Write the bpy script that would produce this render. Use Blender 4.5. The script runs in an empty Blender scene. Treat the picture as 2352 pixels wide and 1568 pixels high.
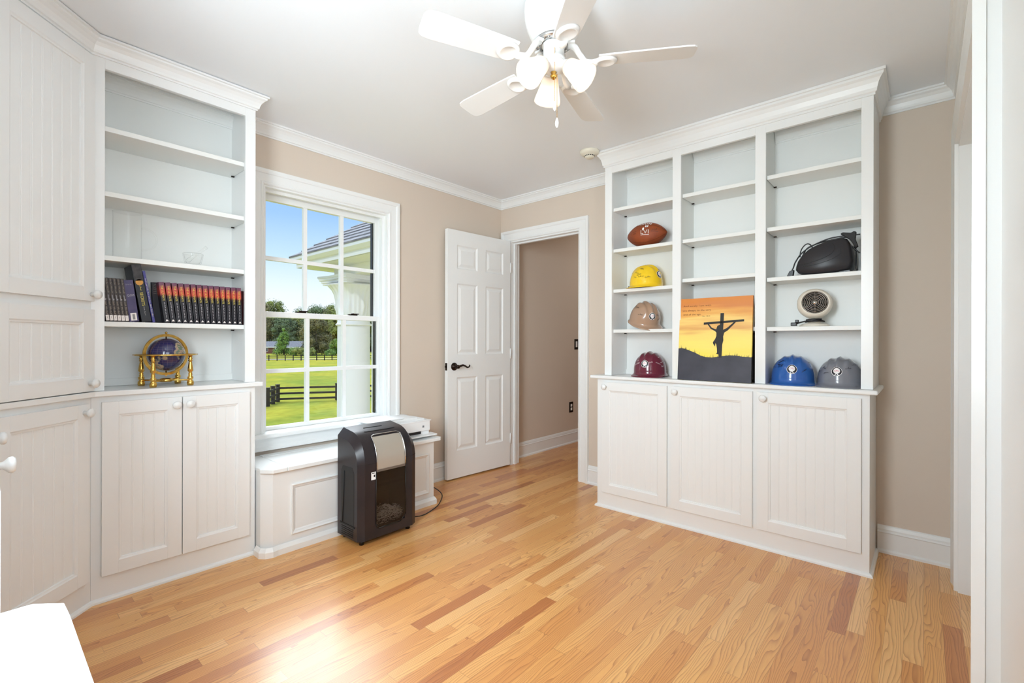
import bpy, math, random
from mathutils import Vector, Matrix
from mathutils.bvhtree import BVHTree
PI = math.pi
S = bpy.context.scene
COL = S.collection
random.seed(7)

# ------------------------------------------------------------------ camera
H_CAM = 1.13
YAW, ROLL, FPX = 0.71838, 0.00222, 1083.4
F = Vector((math.cos(YAW), math.sin(YAW), 0)); R0 = Vector((math.sin(YAW), -math.cos(YAW), 0)); U0 = Vector((0, 0, 1))
RT = R0 * math.cos(ROLL) + U0 * math.sin(ROLL); UP = RT.cross(F)
cd = bpy.data.cameras.new('camera'); cam = bpy.data.objects.new('camera', cd); COL.objects.link(cam)
cd.sensor_width = 36; cd.lens = FPX / 2352 * 36; cd.clip_start = 0.02; cd.clip_end = 2000
M = Matrix((RT, UP, -F)).transposed().to_4x4(); M.translation = (0, 0, H_CAM); cam.matrix_world = M
S.camera = cam
def at(px, py, depth):
    """a place in the world seen in that direction, depth metres ahead (used to lay out the far country only)"""
    return Vector((0, 0, H_CAM)) + (F + RT * ((px - 1176) / FPX) - UP * ((py - 784) / FPX)) * depth

# ------------------------------------------------------------------ look
S.view_settings.view_transform = 'Standard'; S.view_settings.look = 'None'
S.view_settings.gamma = 1; S.view_settings.use_curve_mapping = False
S.view_settings.exposure = 0.54
try:
    S.cycles.use_denoising = True; S.cycles.max_bounces = 10; S.cycles.diffuse_bounces = 6
    S.cycles.glossy_bounces = 4; S.cycles.transparent_max_bounces = 16; S.cycles.sample_clamp_indirect = 6
    S.cycles.caustics_reflective = False; S.cycles.caustics_refractive = False
except Exception: pass

# ------------------------------------------------------------------ sky
W = bpy.data.worlds.new('sky'); S.world = W; W.use_nodes = True
nt = W.node_tree; nt.nodes.clear()
def wn(t, **k):
    n = nt.nodes.new(t)
    for a, b in k.items(): setattr(n, a, b)
    return n
tc = wn('ShaderNodeTexCoord'); sep = wn('ShaderNodeSeparateXYZ'); nt.links.new(tc.outputs['Generated'], sep.inputs[0])
ramp = wn('ShaderNodeValToRGB'); nt.links.new(sep.outputs['Z'], ramp.inputs[0])
cr = ramp.color_ramp
cr.elements[0].position = 0.0; cr.elements[0].color = (0.86, 0.88, 0.92, 1)
cr.elements[1].position = 0.09; cr.elements[1].color = (0.74, 0.82, 0.90, 1)
for p, c in ((0.16, (0.50, 0.68, 0.90)), (0.24, (0.30, 0.50, 0.84)), (0.6, (0.28, 0.46, 0.8))):
    e = cr.elements.new(p); e.color = (*c, 1)
# bright patch added to the sky above the window view, for floor sheen and fill
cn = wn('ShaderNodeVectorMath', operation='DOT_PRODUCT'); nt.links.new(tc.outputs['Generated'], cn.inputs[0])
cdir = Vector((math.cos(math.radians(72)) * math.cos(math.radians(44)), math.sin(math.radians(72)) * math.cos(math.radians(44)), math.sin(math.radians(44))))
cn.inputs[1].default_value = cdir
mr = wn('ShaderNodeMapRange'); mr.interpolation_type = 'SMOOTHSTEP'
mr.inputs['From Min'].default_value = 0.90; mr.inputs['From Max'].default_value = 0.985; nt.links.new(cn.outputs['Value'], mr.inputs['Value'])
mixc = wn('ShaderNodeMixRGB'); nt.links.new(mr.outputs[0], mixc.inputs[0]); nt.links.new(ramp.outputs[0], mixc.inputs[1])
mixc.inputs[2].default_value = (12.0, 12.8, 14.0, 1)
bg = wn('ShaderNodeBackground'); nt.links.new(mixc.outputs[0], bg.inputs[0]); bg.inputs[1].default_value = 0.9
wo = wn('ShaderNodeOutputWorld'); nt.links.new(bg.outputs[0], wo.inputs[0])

def lamp(name, kind, loc, energy, color=(1, 1, 1), **k):
    l = bpy.data.lights.new(name, kind); l.energy = energy; l.color = color
    for a, b in k.items(): setattr(l, a, b)
    o = bpy.data.objects.new(name, l); COL.objects.link(o); o.location = loc; return o
sun = lamp('sun', 'SUN', (0, -5, 30), 0.9, (1.0, 0.97, 0.94), angle=0.03)
sun.rotation_euler = Vector((0.9, 0.5, -0.8)).to_track_quat('-Z', 'Y').to_euler()
# daylight entering by the window of the left wall and fill by an added window beside the camera
day = lamp('daylight_left_window', 'AREA', (-0.80, 0.50, 1.60), 104, (0.82, 0.93, 1.0), shape='RECTANGLE', size=1.1, size_y=1.3)
day.rotation_euler = Vector((1, 0.42, 0.06)).to_track_quat('-Z', 'Y').to_euler()

side_fill = lamp('fill_camera_side', 'AREA', (0.37, -0.60, 1.45), 15, (0.84, 0.93, 1.0), shape='RECTANGLE', size=1.1, size_y=1.2)  # added fill for the left cabinets, through a window made for it
side_fill.rotation_euler = Vector((0.1, 1, 0.0)).to_track_quat('-Z', 'Y').to_euler()

hall = lamp('hall_fill', 'POINT', (5.3, 2.25, 2.2), 4.5, (1.0, 0.95, 0.88), shadow_soft_size=0.12)  # added point fill to brighten the hall, no fixture there

# ------------------------------------------------------------------ materials
def srgb(r, g, b):
    f = lambda c: (c / 255) / 12.92 if c / 255 <= 0.04045 else ((c / 255 + 0.055) / 1.055) ** 2.4
    return (f(r), f(g), f(b), 1)
MATS = {}
def mat(name, col, rough=0.5, metal=0.0, coat=0.0, spec=0.5, noise=None, bump=None, trans=0.0, ior=1.45, emit=None):
    if name in MATS: return MATS[name]
    m = bpy.data.materials.new(name); m.use_nodes = True; n = m.node_tree; b = n.nodes['Principled BSDF']
    c = srgb(*col) if max(col) > 1 else (*col, 1)
    b.inputs['Base Color'].default_value = c; b.inputs['Roughness'].default_value = rough
    b.inputs['Metallic'].default_value = metal; b.inputs['Coat Weight'].default_value = coat
    b.inputs['Specular IOR Level'].default_value = spec; b.inputs['Transmission Weight'].default_value = trans
    b.inputs['IOR'].default_value = ior
    if emit: b.inputs['Emission Color'].default_value = (*emit[0], 1); b.inputs['Emission Strength'].default_value = emit[1]
    g = n.nodes.new('ShaderNodeTexCoord')
    if noise:   # (scale, second colour, low, high)
        t = n.nodes.new('ShaderNodeTexNoise'); t.inputs['Scale'].default_value = noise[0]; t.inputs['Detail'].default_value = 6
        r = n.nodes.new('ShaderNodeValToRGB'); r.color_ramp.elements[0].color = c; r.color_ramp.elements[1].color = srgb(*noise[1])
        r.color_ramp.elements[0].position = noise[2] if len(noise) > 2 else 0.35
        r.color_ramp.elements[1].position = noise[3] if len(noise) > 3 else 0.65
        n.links.new(g.outputs['Object'], t.inputs['Vector']); n.links.new(t.outputs['Fac'], r.inputs[0]); n.links.new(r.outputs[0], b.inputs['Base Color'])
    if bump:
        t = n.nodes.new('ShaderNodeTexNoise'); t.inputs['Scale'].default_value = bump[0]; t.inputs['Detail'].default_value = 3
        u = n.nodes.new('ShaderNodeBump'); u.inputs['Strength'].default_value = bump[1]; u.inputs['Distance'].default_value = 0.002
        n.links.new(g.outputs['Object'], t.inputs['Vector']); n.links.new(t.outputs['Fac'], u.inputs['Height']); n.links.new(u.outputs[0], b.inputs['Normal'])
    MATS[name] = m; return m
WHITE = mat('white_gloss_paint', (236, 237, 236), 0.28, bump=(180, 0.05))
CEIL = mat('ceiling_paint', (240, 244, 248), 0.85, bump=(300, 0.1))
BEIGE = mat('beige_wall_paint', (215, 201, 186), 0.7, bump=(250, 0.12))
BIN = mat('shelf_white_paint', (232, 233, 230), 0.4)
BLACK = mat('black_plastic', (20, 18, 19), 0.3)
DARKP = mat('dark_matte', (28, 26, 26), 0.6)
GOLD = mat('polished_brass', (232, 192, 104), 0.2, metal=1.0, noise=(40, (206, 158, 74)))
CHROME = mat('silver_metal', (200, 200, 200), 0.25, metal=1.0)
BRONZE = mat('dark_bronze', (45, 34, 28), 0.35, metal=0.8)
PAPER = mat('white_paper', (245, 245, 244), 0.7)
def glass(name, tint=(1, 1, 1), ior=1.45, rough=0.0, base=0.0):
    """thin pane: clear with a fresnel reflection"""
    if name in MATS: return MATS[name]
    m = bpy.data.materials.new(name); m.use_nodes = True; n = m.node_tree; n.nodes.clear()
    o = n.nodes.new('ShaderNodeOutputMaterial'); t = n.nodes.new('ShaderNodeBsdfTransparent'); g = n.nodes.new('ShaderNodeBsdfGlossy')
    g.inputs['Roughness'].default_value = rough; t.inputs[0].default_value = (*tint, 1)
    f = n.nodes.new('ShaderNodeFresnel'); ge = n.nodes.new('ShaderNodeNewGeometry')
    ma = n.nodes.new('ShaderNodeMath'); ma.operation = 'MULTIPLY_ADD'; ma.inputs[1].default_value = 1 / ior - ior; ma.inputs[2].default_value = ior
    n.links.new(ge.outputs['Backfacing'], ma.inputs[0]); n.links.new(ma.outputs[0], f.inputs[0])
    a = n.nodes.new('ShaderNodeMath'); a.operation = 'ADD'; a.inputs[1].default_value = base; n.links.new(f.outputs[0], a.inputs[0])
    mx = n.nodes.new('ShaderNodeMixShader'); n.links.new(a.outputs[0], mx.inputs[0]); n.links.new(t.outputs[0], mx.inputs[1]); n.links.new(g.outputs[0], mx.inputs[2])
    n.links.new(mx.outputs[0], o.inputs[0]); MATS[name] = m; return m
PANE = glass('window_glass', (0.99, 1.0, 0.995), 1.3)

def oak():
    m = bpy.data.materials.new('oak_strip_floor'); m.use_nodes = True; n = m.node_tree; b = n.nodes['Principled BSDF']; L = n.links.new
    def N(t, **k):
        x = n.nodes.new(t)
        for a, c in k.items(): setattr(x, a, c)
        return x
    def Mt(op, a, c=None, d=None):
        x = N('ShaderNodeMath', operation=op)
        for i, v in enumerate((a, c, d)):
            if v is None: continue
            if isinstance(v, (int, float)): x.inputs[i].default_value = v
            else: L(v, x.inputs[i])
        return x.outputs[0]
    g = N('ShaderNodeTexCoord'); s = N('ShaderNodeSeparateXYZ'); L(g.outputs['Object'], s.inputs[0]); X, Y = s.outputs[0], s.outputs[1]
    v = Mt('DIVIDE', Y, 0.0572); row = Mt('FLOOR', v); fv = Mt('FRACT', v)
    w1 = N('ShaderNodeTexWhiteNoise', noise_dimensions='1D'); L(row, w1.inputs['W'])
    ln = Mt('MULTIPLY_ADD', w1.outputs['Value'], 0.55, 0.42)
    w1b = N('ShaderNodeTexWhiteNoise', noise_dimensions='1D'); L(Mt('ADD', row, 71.3), w1b.inputs['W'])
    u0 = Mt('DIVIDE', X, ln); u = Mt('ADD', u0, Mt('MULTIPLY', w1b.outputs['Value'], 17.0))
    u = Mt('ADD', u, Mt('MULTIPLY', Mt('SINE', Mt('MULTIPLY', u, 2.1)), 0.28))
    col = Mt('FLOOR', u); fu = Mt('FRACT', u)
    cv = N('ShaderNodeCombineXYZ'); L(row, cv.inputs[0]); L(col, cv.inputs[1])
    w2 = N('ShaderNodeTexWhiteNoise', noise_dimensions='3D'); L(cv.outputs[0], w2.inputs['Vector'])
    r = w2.outputs['Value']
    base = N('ShaderNodeValToRGB'); L(r, base.inputs[0]); c = base.color_ramp
    c.elements[0].position = 0.0; c.elements[0].color = srgb(180, 112, 58); c.elements[1].position = 1.0; c.elements[1].color = srgb(236, 186, 124)
    for p, k in ((0.035, (188, 118, 64)), (0.09, (212, 146, 82)), (0.5, (224, 162, 94)), (0.8, (230, 174, 106))):
        e = c.elements.new(p); e.color = srgb(*k)
    # grain coordinates, shifted per board
    gx = Mt('MULTIPLY_ADD', r, 31.0, Mt('MULTIPLY', X, 1.0)); gy = Mt('MULTIPLY_ADD', r, 57.0, Y)
    gc = N('ShaderNodeCombineXYZ'); L(Mt('MULTIPLY', gx, 1.5), gc.inputs[0]); L(Mt('MULTIPLY', gy, 12.0), gc.inputs[1]); L(Mt('MULTIPLY', r, 9.0), gc.inputs[2])
    nz = N('ShaderNodeTexNoise'); nz.inputs['Scale'].default_value = 1.0; nz.inputs['Detail'].default_value = 2.0; L(gc.outputs[0], nz.inputs['Vector'])
    band = Mt('FRACT', Mt('MULTIPLY_ADD', nz.outputs['Fac'], 14.0, Mt('MULTIPLY', gy, 100.0)))
    lines = Mt('POWER', band, 3.5)
    fc = N('ShaderNodeCombineXYZ'); L(Mt('MULTIPLY', gx, 22.0), fc.inputs[0]); L(Mt('MULTIPLY', gy, 520.0), fc.inputs[1])
    fn = N('ShaderNodeTexNoise'); fn.inputs['Scale'].default_value = 1.0; fn.inputs['Detail'].default_value = 3.0; L(fc.outputs[0], fn.inputs['Vector'])
    streak = N('ShaderNodeTexNoise'); streak.inputs['Scale'].default_value = 1.0; L(gc.outputs[0], streak.inputs['Vector']); streak.inputs['Detail'].default_value = 5
    amt = Mt('MULTIPLY', lines, Mt('MULTIPLY_ADD', fn.outputs['Fac'], 0.7, 0.10))
    m1 = N('ShaderNodeMixRGB', blend_type='MULTIPLY'); L(Mt('MINIMUM', Mt('MULTIPLY', amt, 1.25), 0.8), m1.inputs[0]); L(base.outputs[0], m1.inputs[1]); m1.inputs[2].default_value = srgb(158, 104, 66)
    m2 = N('ShaderNodeMixRGB', blend_type='OVERLAY'); m2.inputs[0].default_value = 0.25; L(m1.outputs[0], m2.inputs[1]); L(fn.outputs['Fac'], m2.inputs[2])
    e1 = Mt('LESS_THAN', Mt('ABSOLUTE', Mt('SUBTRACT', fv, 0.5)), 0.487)
    e2 = Mt('LESS_THAN', Mt('ABSOLUTE', Mt('SUBTRACT', fu, 0.5)), 0.4985)
    seam = Mt('SUBTRACT', 1.0, Mt('MULTIPLY', e1, e2))
    m3 = N('ShaderNodeMixRGB', blend_type='MULTIPLY'); L(Mt('MULTIPLY', seam, 0.32), m3.inputs[0]); L(m2.outputs[0], m3.inputs[1]); m3.inputs[2].default_value = srgb(110, 66, 36)
    L(m3.outputs[0], b.inputs['Base Color'])
    L(Mt('MULTIPLY_ADD', fn.outputs['Fac'], 0.10, 0.30), b.inputs['Roughness'])
    b.inputs['Coat Weight'].default_value = 0.4; b.inputs['Coat Roughness'].default_value = 0.24
    bp = N('ShaderNodeBump'); bp.inputs['Strength'].default_value = 0.12; bp.inputs['Distance'].default_value = 0.001
    L(Mt('SUBTRACT', 1.0, Mt('ADD', Mt('MULTIPLY', amt, 0.4), seam)), bp.inputs['Height']); L(bp.outputs[0], b.inputs['Normal'])
    return m
OAK = oak()

# ------------------------------------------------------------------ mesh builder
class MB:
    def __init__(s): s.v = []; s.f = []; s.sm = []; s.mi = []; s.m = 0
    def add(s, vs, fs, smooth=False):
        o = len(s.v); s.v += [tuple(p) for p in vs]; s.f += [tuple(i + o for i in f) for f in fs]
        s.sm += [smooth] * len(fs); s.mi += [s.m] * len(fs); return s
    def box(s, x0, x1, y0, y1, z0, z1):
        x0, x1 = sorted((x0, x1)); y0, y1 = sorted((y0, y1)); z0, z1 = sorted((z0, z1))
        return s.add([(x0, y0, z0), (x1, y0, z0), (x1, y1, z0), (x0, y1, z0), (x0, y0, z1), (x1, y0, z1), (x1, y1, z1), (x0, y1, z1)],
                     [(0, 3, 2, 1), (4, 5, 6, 7), (0, 1, 5, 4), (1, 2, 6, 5), (2, 3, 7, 6), (3, 0, 4, 7)])
    def obox(s, c, ax, ay, az):   # oriented box: centre and three half-axis vectors
        c, ax, ay, az = map(Vector, (c, ax, ay, az))
        vs = [c + ax * i + ay * j + az * k for k in (-1, 1) for i, j in ((-1, -1), (1, -1), (1, 1), (-1, 1))]
        return s.add(vs, [(0, 3, 2, 1), (4, 5, 6, 7), (0, 1, 5, 4), (1, 2, 6, 5), (2, 3, 7, 6), (3, 0, 4, 7)])
    def prism(s, poly, a0, a1, axis='z', smooth=False):
        def P(p, a): return {'z': (p[0], p[1], a), 'y': (p[0], a, p[1]), 'x': (a, p[0], p[1])}[axis]
        n = len(poly)
        s.add([P(p, a0) for p in poly] + [P(p, a1) for p in poly], [tuple(range(n))[::-1], tuple(range(n, 2 * n))])
        o = len(s.v) - 2 * n
        for i in range(n):
            j = (i + 1) % n; s.f.append((o + i, o + j, o + n + j, o + n + i)); s.sm.append(smooth); s.mi.append(s.m)
        return s
    def lathe(s, prof, c=(0, 0, 0), n=24, mtx=None, smooth=True, rib=None):
        """prof: (radius, height) pairs; axis z unless mtx is given"""
        vs = []; fs = []; c = Vector(c)
        for (r, z) in prof:
            for i in range(n):
                a = 2 * PI * i / n; rr = r * (1 + (rib * math.cos(PI * i) if rib else 0)); p = Vector((rr * math.cos(a), rr * math.sin(a), z))
                if mtx: p = mtx @ p
                vs.append(c + p)
        for k in range(len(prof) - 1):
            for i in range(n):
                j = (i + 1) % n; fs.append((k * n + i, k * n + j, (k + 1) * n + j, (k + 1) * n + i))
        s.add(vs, fs, smooth)
        o = len(s.v) - len(vs)
        if prof[0][0] > 1e-5 and not rib: s.f.append(tuple(o + i for i in range(n))[::-1]); s.sm.append(False); s.mi.append(s.m)
        if prof[-1][0] > 1e-5 and not rib: s.f.append(tuple(o + (len(prof) - 1) * n + i for i in range(n))); s.sm.append(False); s.mi.append(s.m)
        return s
    def tube(s, pts, r, n=8, closed=False):
        pts = [Vector(p) for p in pts]; k = len(pts); vs = []; fs = []; up = None
        for i, p in enumerate(pts):
            t = (pts[(i + 1) % k] - pts[i - 1]) if closed else (pts[min(i + 1, k - 1)] - pts[max(i - 1, 0)])
            if t.length < 1e-9: t = Vector((0, 0, 1))
            t.normalize()
            if up is None: up = Vector((0, 0, 1)) if abs(t.z) < 0.9 else Vector((1, 0, 0))
            a = t.cross(up); a = a.normalized() if a.length > 1e-6 else Vector((1, 0, 0)); b2 = a.cross(t); up = b2
            rr = r[i] if isinstance(r, (list, tuple)) else r
            for j in range(n): vs.append(p + (a * math.cos(2 * PI * j / n) + b2 * math.sin(2 * PI * j / n)) * rr)
        for i in range(k if closed else k - 1):
            q = (i + 1) % k
            for j in range(n): fs.append((i * n + j, i * n + (j + 1) % n, q * n + (j + 1) % n, q * n + j))
        if not closed: fs += [tuple(range(n))[::-1], tuple((k - 1) * n + j for j in range(n))]
        return s.add(vs, fs, True)
    def cord(s, pts, r, n=8):
        P = [Vector(p) for p in pts]; out = []
        for i in range(len(P) - 1):
            a, b, c, d = P[max(i - 1, 0)], P[i], P[i + 1], P[min(i + 2, len(P) - 1)]
            for k in range(6): t = k / 6; out.append(0.5 * (2 * b + (c - a) * t + (2 * a - 5 * b + 4 * c - d) * t * t + (3 * b - a - 3 * c + d) * t ** 3))
        return s.tube(out + [P[-1]], r, n)
    def molding(s, path, prof, closed=False):
        """sweep prof [(out, z)] along the plan path; out points to the right of travel; mitred"""
        P = [Vector((p[0], p[1])) for p in path]; k = len(P); vs = []
        for i in range(k):
            d1 = (P[i] - P[i - 1]) if (i > 0 or closed) else None; d2 = (P[(i + 1) % k] - P[i]) if (i < k - 1 or closed) else None
            ds = [d.normalized() for d in (d1, d2) if d is not None]; ns = [Vector((d.y, -d.x)) for d in ds]
            if len(ns) == 2: b = (ns[0] + ns[1]); b = b / max(b.dot(ns[0]), 0.2)
            else: b = ns[0]
            for (o, z) in prof: vs.append((P[i].x + b.x * o, P[i].y + b.y * o, z))
        m = len(prof); fs = []
        for i in range(k if closed else k - 1):
            q = (i + 1) % k
            for j in range(m): fs.append((i * m + j, q * m + j, q * m + (j + 1) % m, i * m + (j + 1) % m))
        if not closed: fs += [tuple(range(m)), tuple((k - 1) * m + j for j in range(m))[::-1]]
        return s.add(vs, fs)
    def sphere(s, c, r, nu=16, nv=10, sc=(1, 1, 1)):
        c = Vector(c); prof = [(math.sin(PI * k / nv) * r, -math.cos(PI * k / nv) * r) for k in range(nv + 1)]
        vs = []; fs = []
        for (q, z) in prof:
            for i in range(nu): a = 2 * PI * i / nu; vs.append(c + Vector((q * math.cos(a) * sc[0], q * math.sin(a) * sc[1], z * sc[2])))
        for k in range(nv):
            for i in range(nu): j = (i + 1) % nu; fs.append((k * nu + i, k * nu + j, (k + 1) * nu + j, (k + 1) * nu + i))
        return s.add(vs, fs, True)
    def build(s, name, m, parent=None, bevel=0, seg=2):
        me = bpy.data.meshes.new(name); me.from_pydata([tuple(v) for v in s.v], [], s.f); 
        for q in (m if isinstance(m, (list, tuple)) else [m]): me.materials.append(q)
        me.polygons.foreach_set('use_smooth', s.sm); me.polygons.foreach_set('material_index', s.mi); me.update()
        o = bpy.data.objects.new(name, me); COL.objects.link(o)
        if parent is not None: o.parent = parent
        if bevel:
            b = o.modifiers.new('bevel', 'BEVEL'); b.width = bevel; b.segments = seg; b.limit_method = 'ANGLE'; b.angle_limit = 0.7
        return o
def empty(name, loc=(0, 0, 0), rz=0.0):
    o = bpy.data.objects.new(name, None); COL.objects.link(o); o.location = loc; o.rotation_euler = (0, 0, rz); o.empty_display_size = 0.05; return o
def tag(o, label, cat, group=None):
    o['label'] = label; o['category'] = cat
    if group: o['group'] = group
    return o
def struct(o, label=None):
    o['kind'] = 'structure'
    if label: o['label'] = label
    return o
def copy_tree(o, parent=None):
    c = o.copy(); COL.objects.link(c)
    c.parent = parent
    for ch in list(o.children): copy_tree(ch, c)
    return c
def text2d(body, size=1.0, align='CENTER'):
    cu = bpy.data.curves.new('t', 'FONT'); cu.body = body; cu.size = size; cu.align_x = align; cu.align_y = 'CENTER'; cu.resolution_u = 2
    ob = bpy.data.objects.new('t', cu); me = ob.to_mesh()
    vs = [(v.co.x, v.co.y) for v in me.vertices]; fs = [tuple(p.vertices) for p in me.polygons]
    ob.to_mesh_clear(); bpy.data.objects.remove(ob); bpy.data.curves.remove(cu); return vs, fs
def scribble2d(w, h, seed, lines=1, pen=0.0012, words=3):
    """handwriting: narrow ribbons"""
    rnd = random.Random(seed); vs = []; fs = []
    for ln in range(lines):
        y0 = h * (0.5 - (ln + 0.5) / lines); x = -w / 2; hh = h / lines * 0.42
        for wd in range(words):
            end = x + w / words * rnd.uniform(0.65, 0.85); pts = []
            while x < end:
                am = hh * rnd.choice((0.35, 0.4, 0.5, 1.0)); wl = hh * rnd.uniform(0.7, 1.2); lp = rnd.uniform(0.15, 0.5) * hh; dn = rnd.choice((0, 0, 0.5 * hh))
                for k in range(6): u = k / 6; pts.append((x + wl * u + lp * math.sin(2 * PI * u), y0 - hh * 0.3 + am * (1 - math.cos(2 * PI * u)) * 0.8 - dn * math.sin(PI * u)))
                x += wl
            for a, b in zip(pts, pts[1:]):
                d = Vector((b[0] - a[0], b[1] - a[1])); 
                if d.length < 1e-6: continue
                nrm = Vector((-d.y, d.x)).normalized() * pen / 2; o = len(vs)
                vs += [(a[0] + nrm.x, a[1] + nrm.y), (a[0] - nrm.x, a[1] - nrm.y), (b[0] - nrm.x, b[1] - nrm.y), (b[0] + nrm.x, b[1] + nrm.y)]; fs.append((o, o + 1, o + 2, o + 3))
            x = end + w / words * 0.2
    return vs, fs
def disc2d(r, n=28, rings=4, r0=0.0, cx=0, cy=0):
    vs = []; fs = []
    for k in range(rings + 1):
        q = r0 + (r - r0) * k / rings
        for i in range(n): a = 2 * PI * i / n; vs.append((cx + q * math.cos(a), cy + q * math.sin(a)))
    for k in range(rings):
        for i in range(n): j = (i + 1) % n; fs.append((k * n + i, k * n + j, (k + 1) * n + j, (k + 1) * n + i))
    return vs, fs
def flat(mb, geo, o, U, V, off=0.0):
    o, U, V = Vector(o), Vector(U), Vector(V); N = U.cross(V).normalized()
    mb.add([o + U * a + V * b + N * off for a, b in geo[0]], geo[1]); return mb
def drape(mb, geo, tree, o, U, V, off=0.0006):
    """lay a flat drawing on a curved skin: each point is cast against the skin along -(U x V)"""
    o, U, V = Vector(o), Vector(U).normalized(), Vector(V).normalized(); N = U.cross(V).normalized(); vs = []; ok = []
    for a, b in geo[0]:
        p = o + U * a + V * b + N * 0.3; h = tree.ray_cast(p, -N, 0.6)
        if h[0] is None: vs.append(p - N * 0.3); ok.append(False)
        else: vs.append(h[0] + N * off); ok.append(h[0].dot(N) > -9)
    mb.add(vs, [f for f in geo[1] if all(ok[i] for i in f)]); return mb
def bvh_of(mb): return BVHTree.FromPolygons([Vector(v) for v in mb.v], mb.f)

# ================================================================== ROOM SHELL
CZ = 2.43                                   # ceiling height
XL, XB, YA, YD = -0.27, 3.24, 2.97, -0.12   # wall planes
fl = MB(); fl.box(-0.45, 6.2, -0.9, 3.15, -0.12, 0); struct(fl.build('floor', OAK))
ce = MB(); ce.box(-2.2, 6.4, -2.0, 3.35, CZ, CZ + 0.25); struct(ce.build('ceiling', CEIL))  # carried past the left wall as an added overhang to block sun
w = MB()   # window wall, pierced by the window, running on along the hall
WX0, WX1, WZ0, WZ1 = 1.138, 2.009, 0.56, 2.065
w.box(-0.4, WX0, YA, 3.15, 0, CZ); w.box(WX1, 6.2, YA, 3.15, 0, CZ); w.box(WX0, WX1, YA, 3.15, 0, WZ0); w.box(WX0, WX1, YA, 3.15, WZ1, CZ)
struct(w.build('wall_window', BEIGE))
DY0, DY1, DZ = 2.105, 2.862, 2.045
w = MB(); w.box(XB, XB + 0.12, -0.9, DY0, 0, CZ); w.box(XB, XB + 0.12, DY1, YA, 0, CZ); w.box(XB, XB + 0.12, DY0, DY1, DZ, CZ)
struct(w.build('wall_door', BEIGE))
w = MB(); L2 = (0.40, 1.34, 0.92, 2.12)
w.box(XL - 0.12, XL, -0.9, L2[0], 0, CZ); w.box(XL - 0.12, XL, L2[1], YA, 0, CZ)
w.box(XL - 0.12, XL, L2[0], L2[1], 0, L2[2]); w.box(XL - 0.12, XL, L2[0], L2[1], L2[3], CZ)
struct(w.build('wall_left', BEIGE))
w = MB(); w.box(2.944, XB, YD - 0.12, YD, 0, CZ); w.box(1.84, 2.944, YD - 0.12, YD, 2.03, CZ)
struct(w.build('wall_closet', WHITE))
L3 = (-0.16, 0.90, 0.92, 2.12)
w = MB(); w.box(XL, L3[0], YD - 0.15, YD - 0.03, 0, CZ); w.box(L3[1], 1.75, YD - 0.15, YD - 0.03, 0, CZ); w.box(L3[0], L3[1], YD - 0.15, YD - 0.03, 0, L3[2]); w.box(L3[0], L3[1], YD - 0.15, YD - 0.03, L3[3], CZ); struct(w.build('wall_closet_front', WHITE))
w = MB(); w.box(1.63, 1.75, -0.8, YD - 0.15, 0, CZ); w.box(1.63, XB, -0.9, -0.8, 0, CZ); struct(w.build('wall_closet_back', BEIGE))
w = MB(); w.box(XB + 0.12, 6.2, 1.70, 1.82, 0, CZ); w.box(6.1, 6.2, 1.82, YA, 0, CZ); struct(w.build('wall_hall', BEIGE))

def crownprof(h, p, top):
    return [(0, top - h), (0.14 * p, top - h), (0.14 * p, top - 0.9 * h), (0.26 * p, top - 0.86 * h), (0.3 * p, top - 0.72 * h), (0.42 * p, top - 0.5 * h),
            (0.62 * p, top - 0.33 * h), (0.82 * p, top - 0.24 * h), (0.84 * p, top - 0.14 * h), (p, top - 0.12 * h), (p, top), (0, top)]
BASE = [(0, 0), (0.024, 0), (0.024, 0.012), (0.014, 0.02), (0.014, 0.105), (0.018, 0.11), (0.012, 0.118), (0.012, 0.126), (0.006, 0.14), (0, 0.145)]
m = MB(); m.molding([(1.0, YA), (XB, YA), (XB, 1.66)], crownprof(0.08, 0.047, CZ)); struct(m.build('trim_1', WHITE))
m = MB(); m.molding([(XB, 0.18), (XB, YD), (1.75, YD)], crownprof(0.08, 0.047, CZ)); struct(m.build('trim_2', WHITE))
m = MB(); m.molding([(2.13, YA), (XB, YA), (XB, DY1 + 0.09)], BASE); struct(m.build('baseboard_window', WHITE))
m = MB(); m.molding([(XB, DY0 - 0.09), (XB, 1.70)], BASE); m.molding([(XB, 0.19), (XB, YD)], BASE); struct(m.build('baseboard_door', WHITE))
m = MB(); m.molding([(XB + 0.12, YA), (6.1, YA)], BASE); struct(m.build('baseboard_hall', WHITE))

CAS = [(0, 0), (0, 0.012), (0.006, 0.017), (0.014, 0.017), (0.018, 0.012), (0.062, 0.015), (0.066, 0.021), (0.074, 0.024), (0.09, 0.024), (0.09, 0)]
def casing(mb, u0, u1, z0, z1, T, prof=CAS):
    """casing round an opening; T(u, z, t) gives the place of a point t out of the wall"""
    P = [(u0, z0, -1, 0), (u0, z1, -1, 1), (u1, z1, 1, 1), (u1, z0, 1, 0)]; k = len(prof)
    vs = [T(u + ou * w_, z + oz * w_, t) for (u, z, ou, oz) in P for (w_, t) in prof]; fs = []
    for i in range(3):
        for j in range(k): fs.append((i * k + j, (i + 1) * k + j, (i + 1) * k + (j + 1) % k, i * k + (j + 1) % k))
    fs += [tuple(range(k)), tuple(3 * k + j for j in range(k))[::-1]]
    return mb.add(vs, fs)
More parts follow.
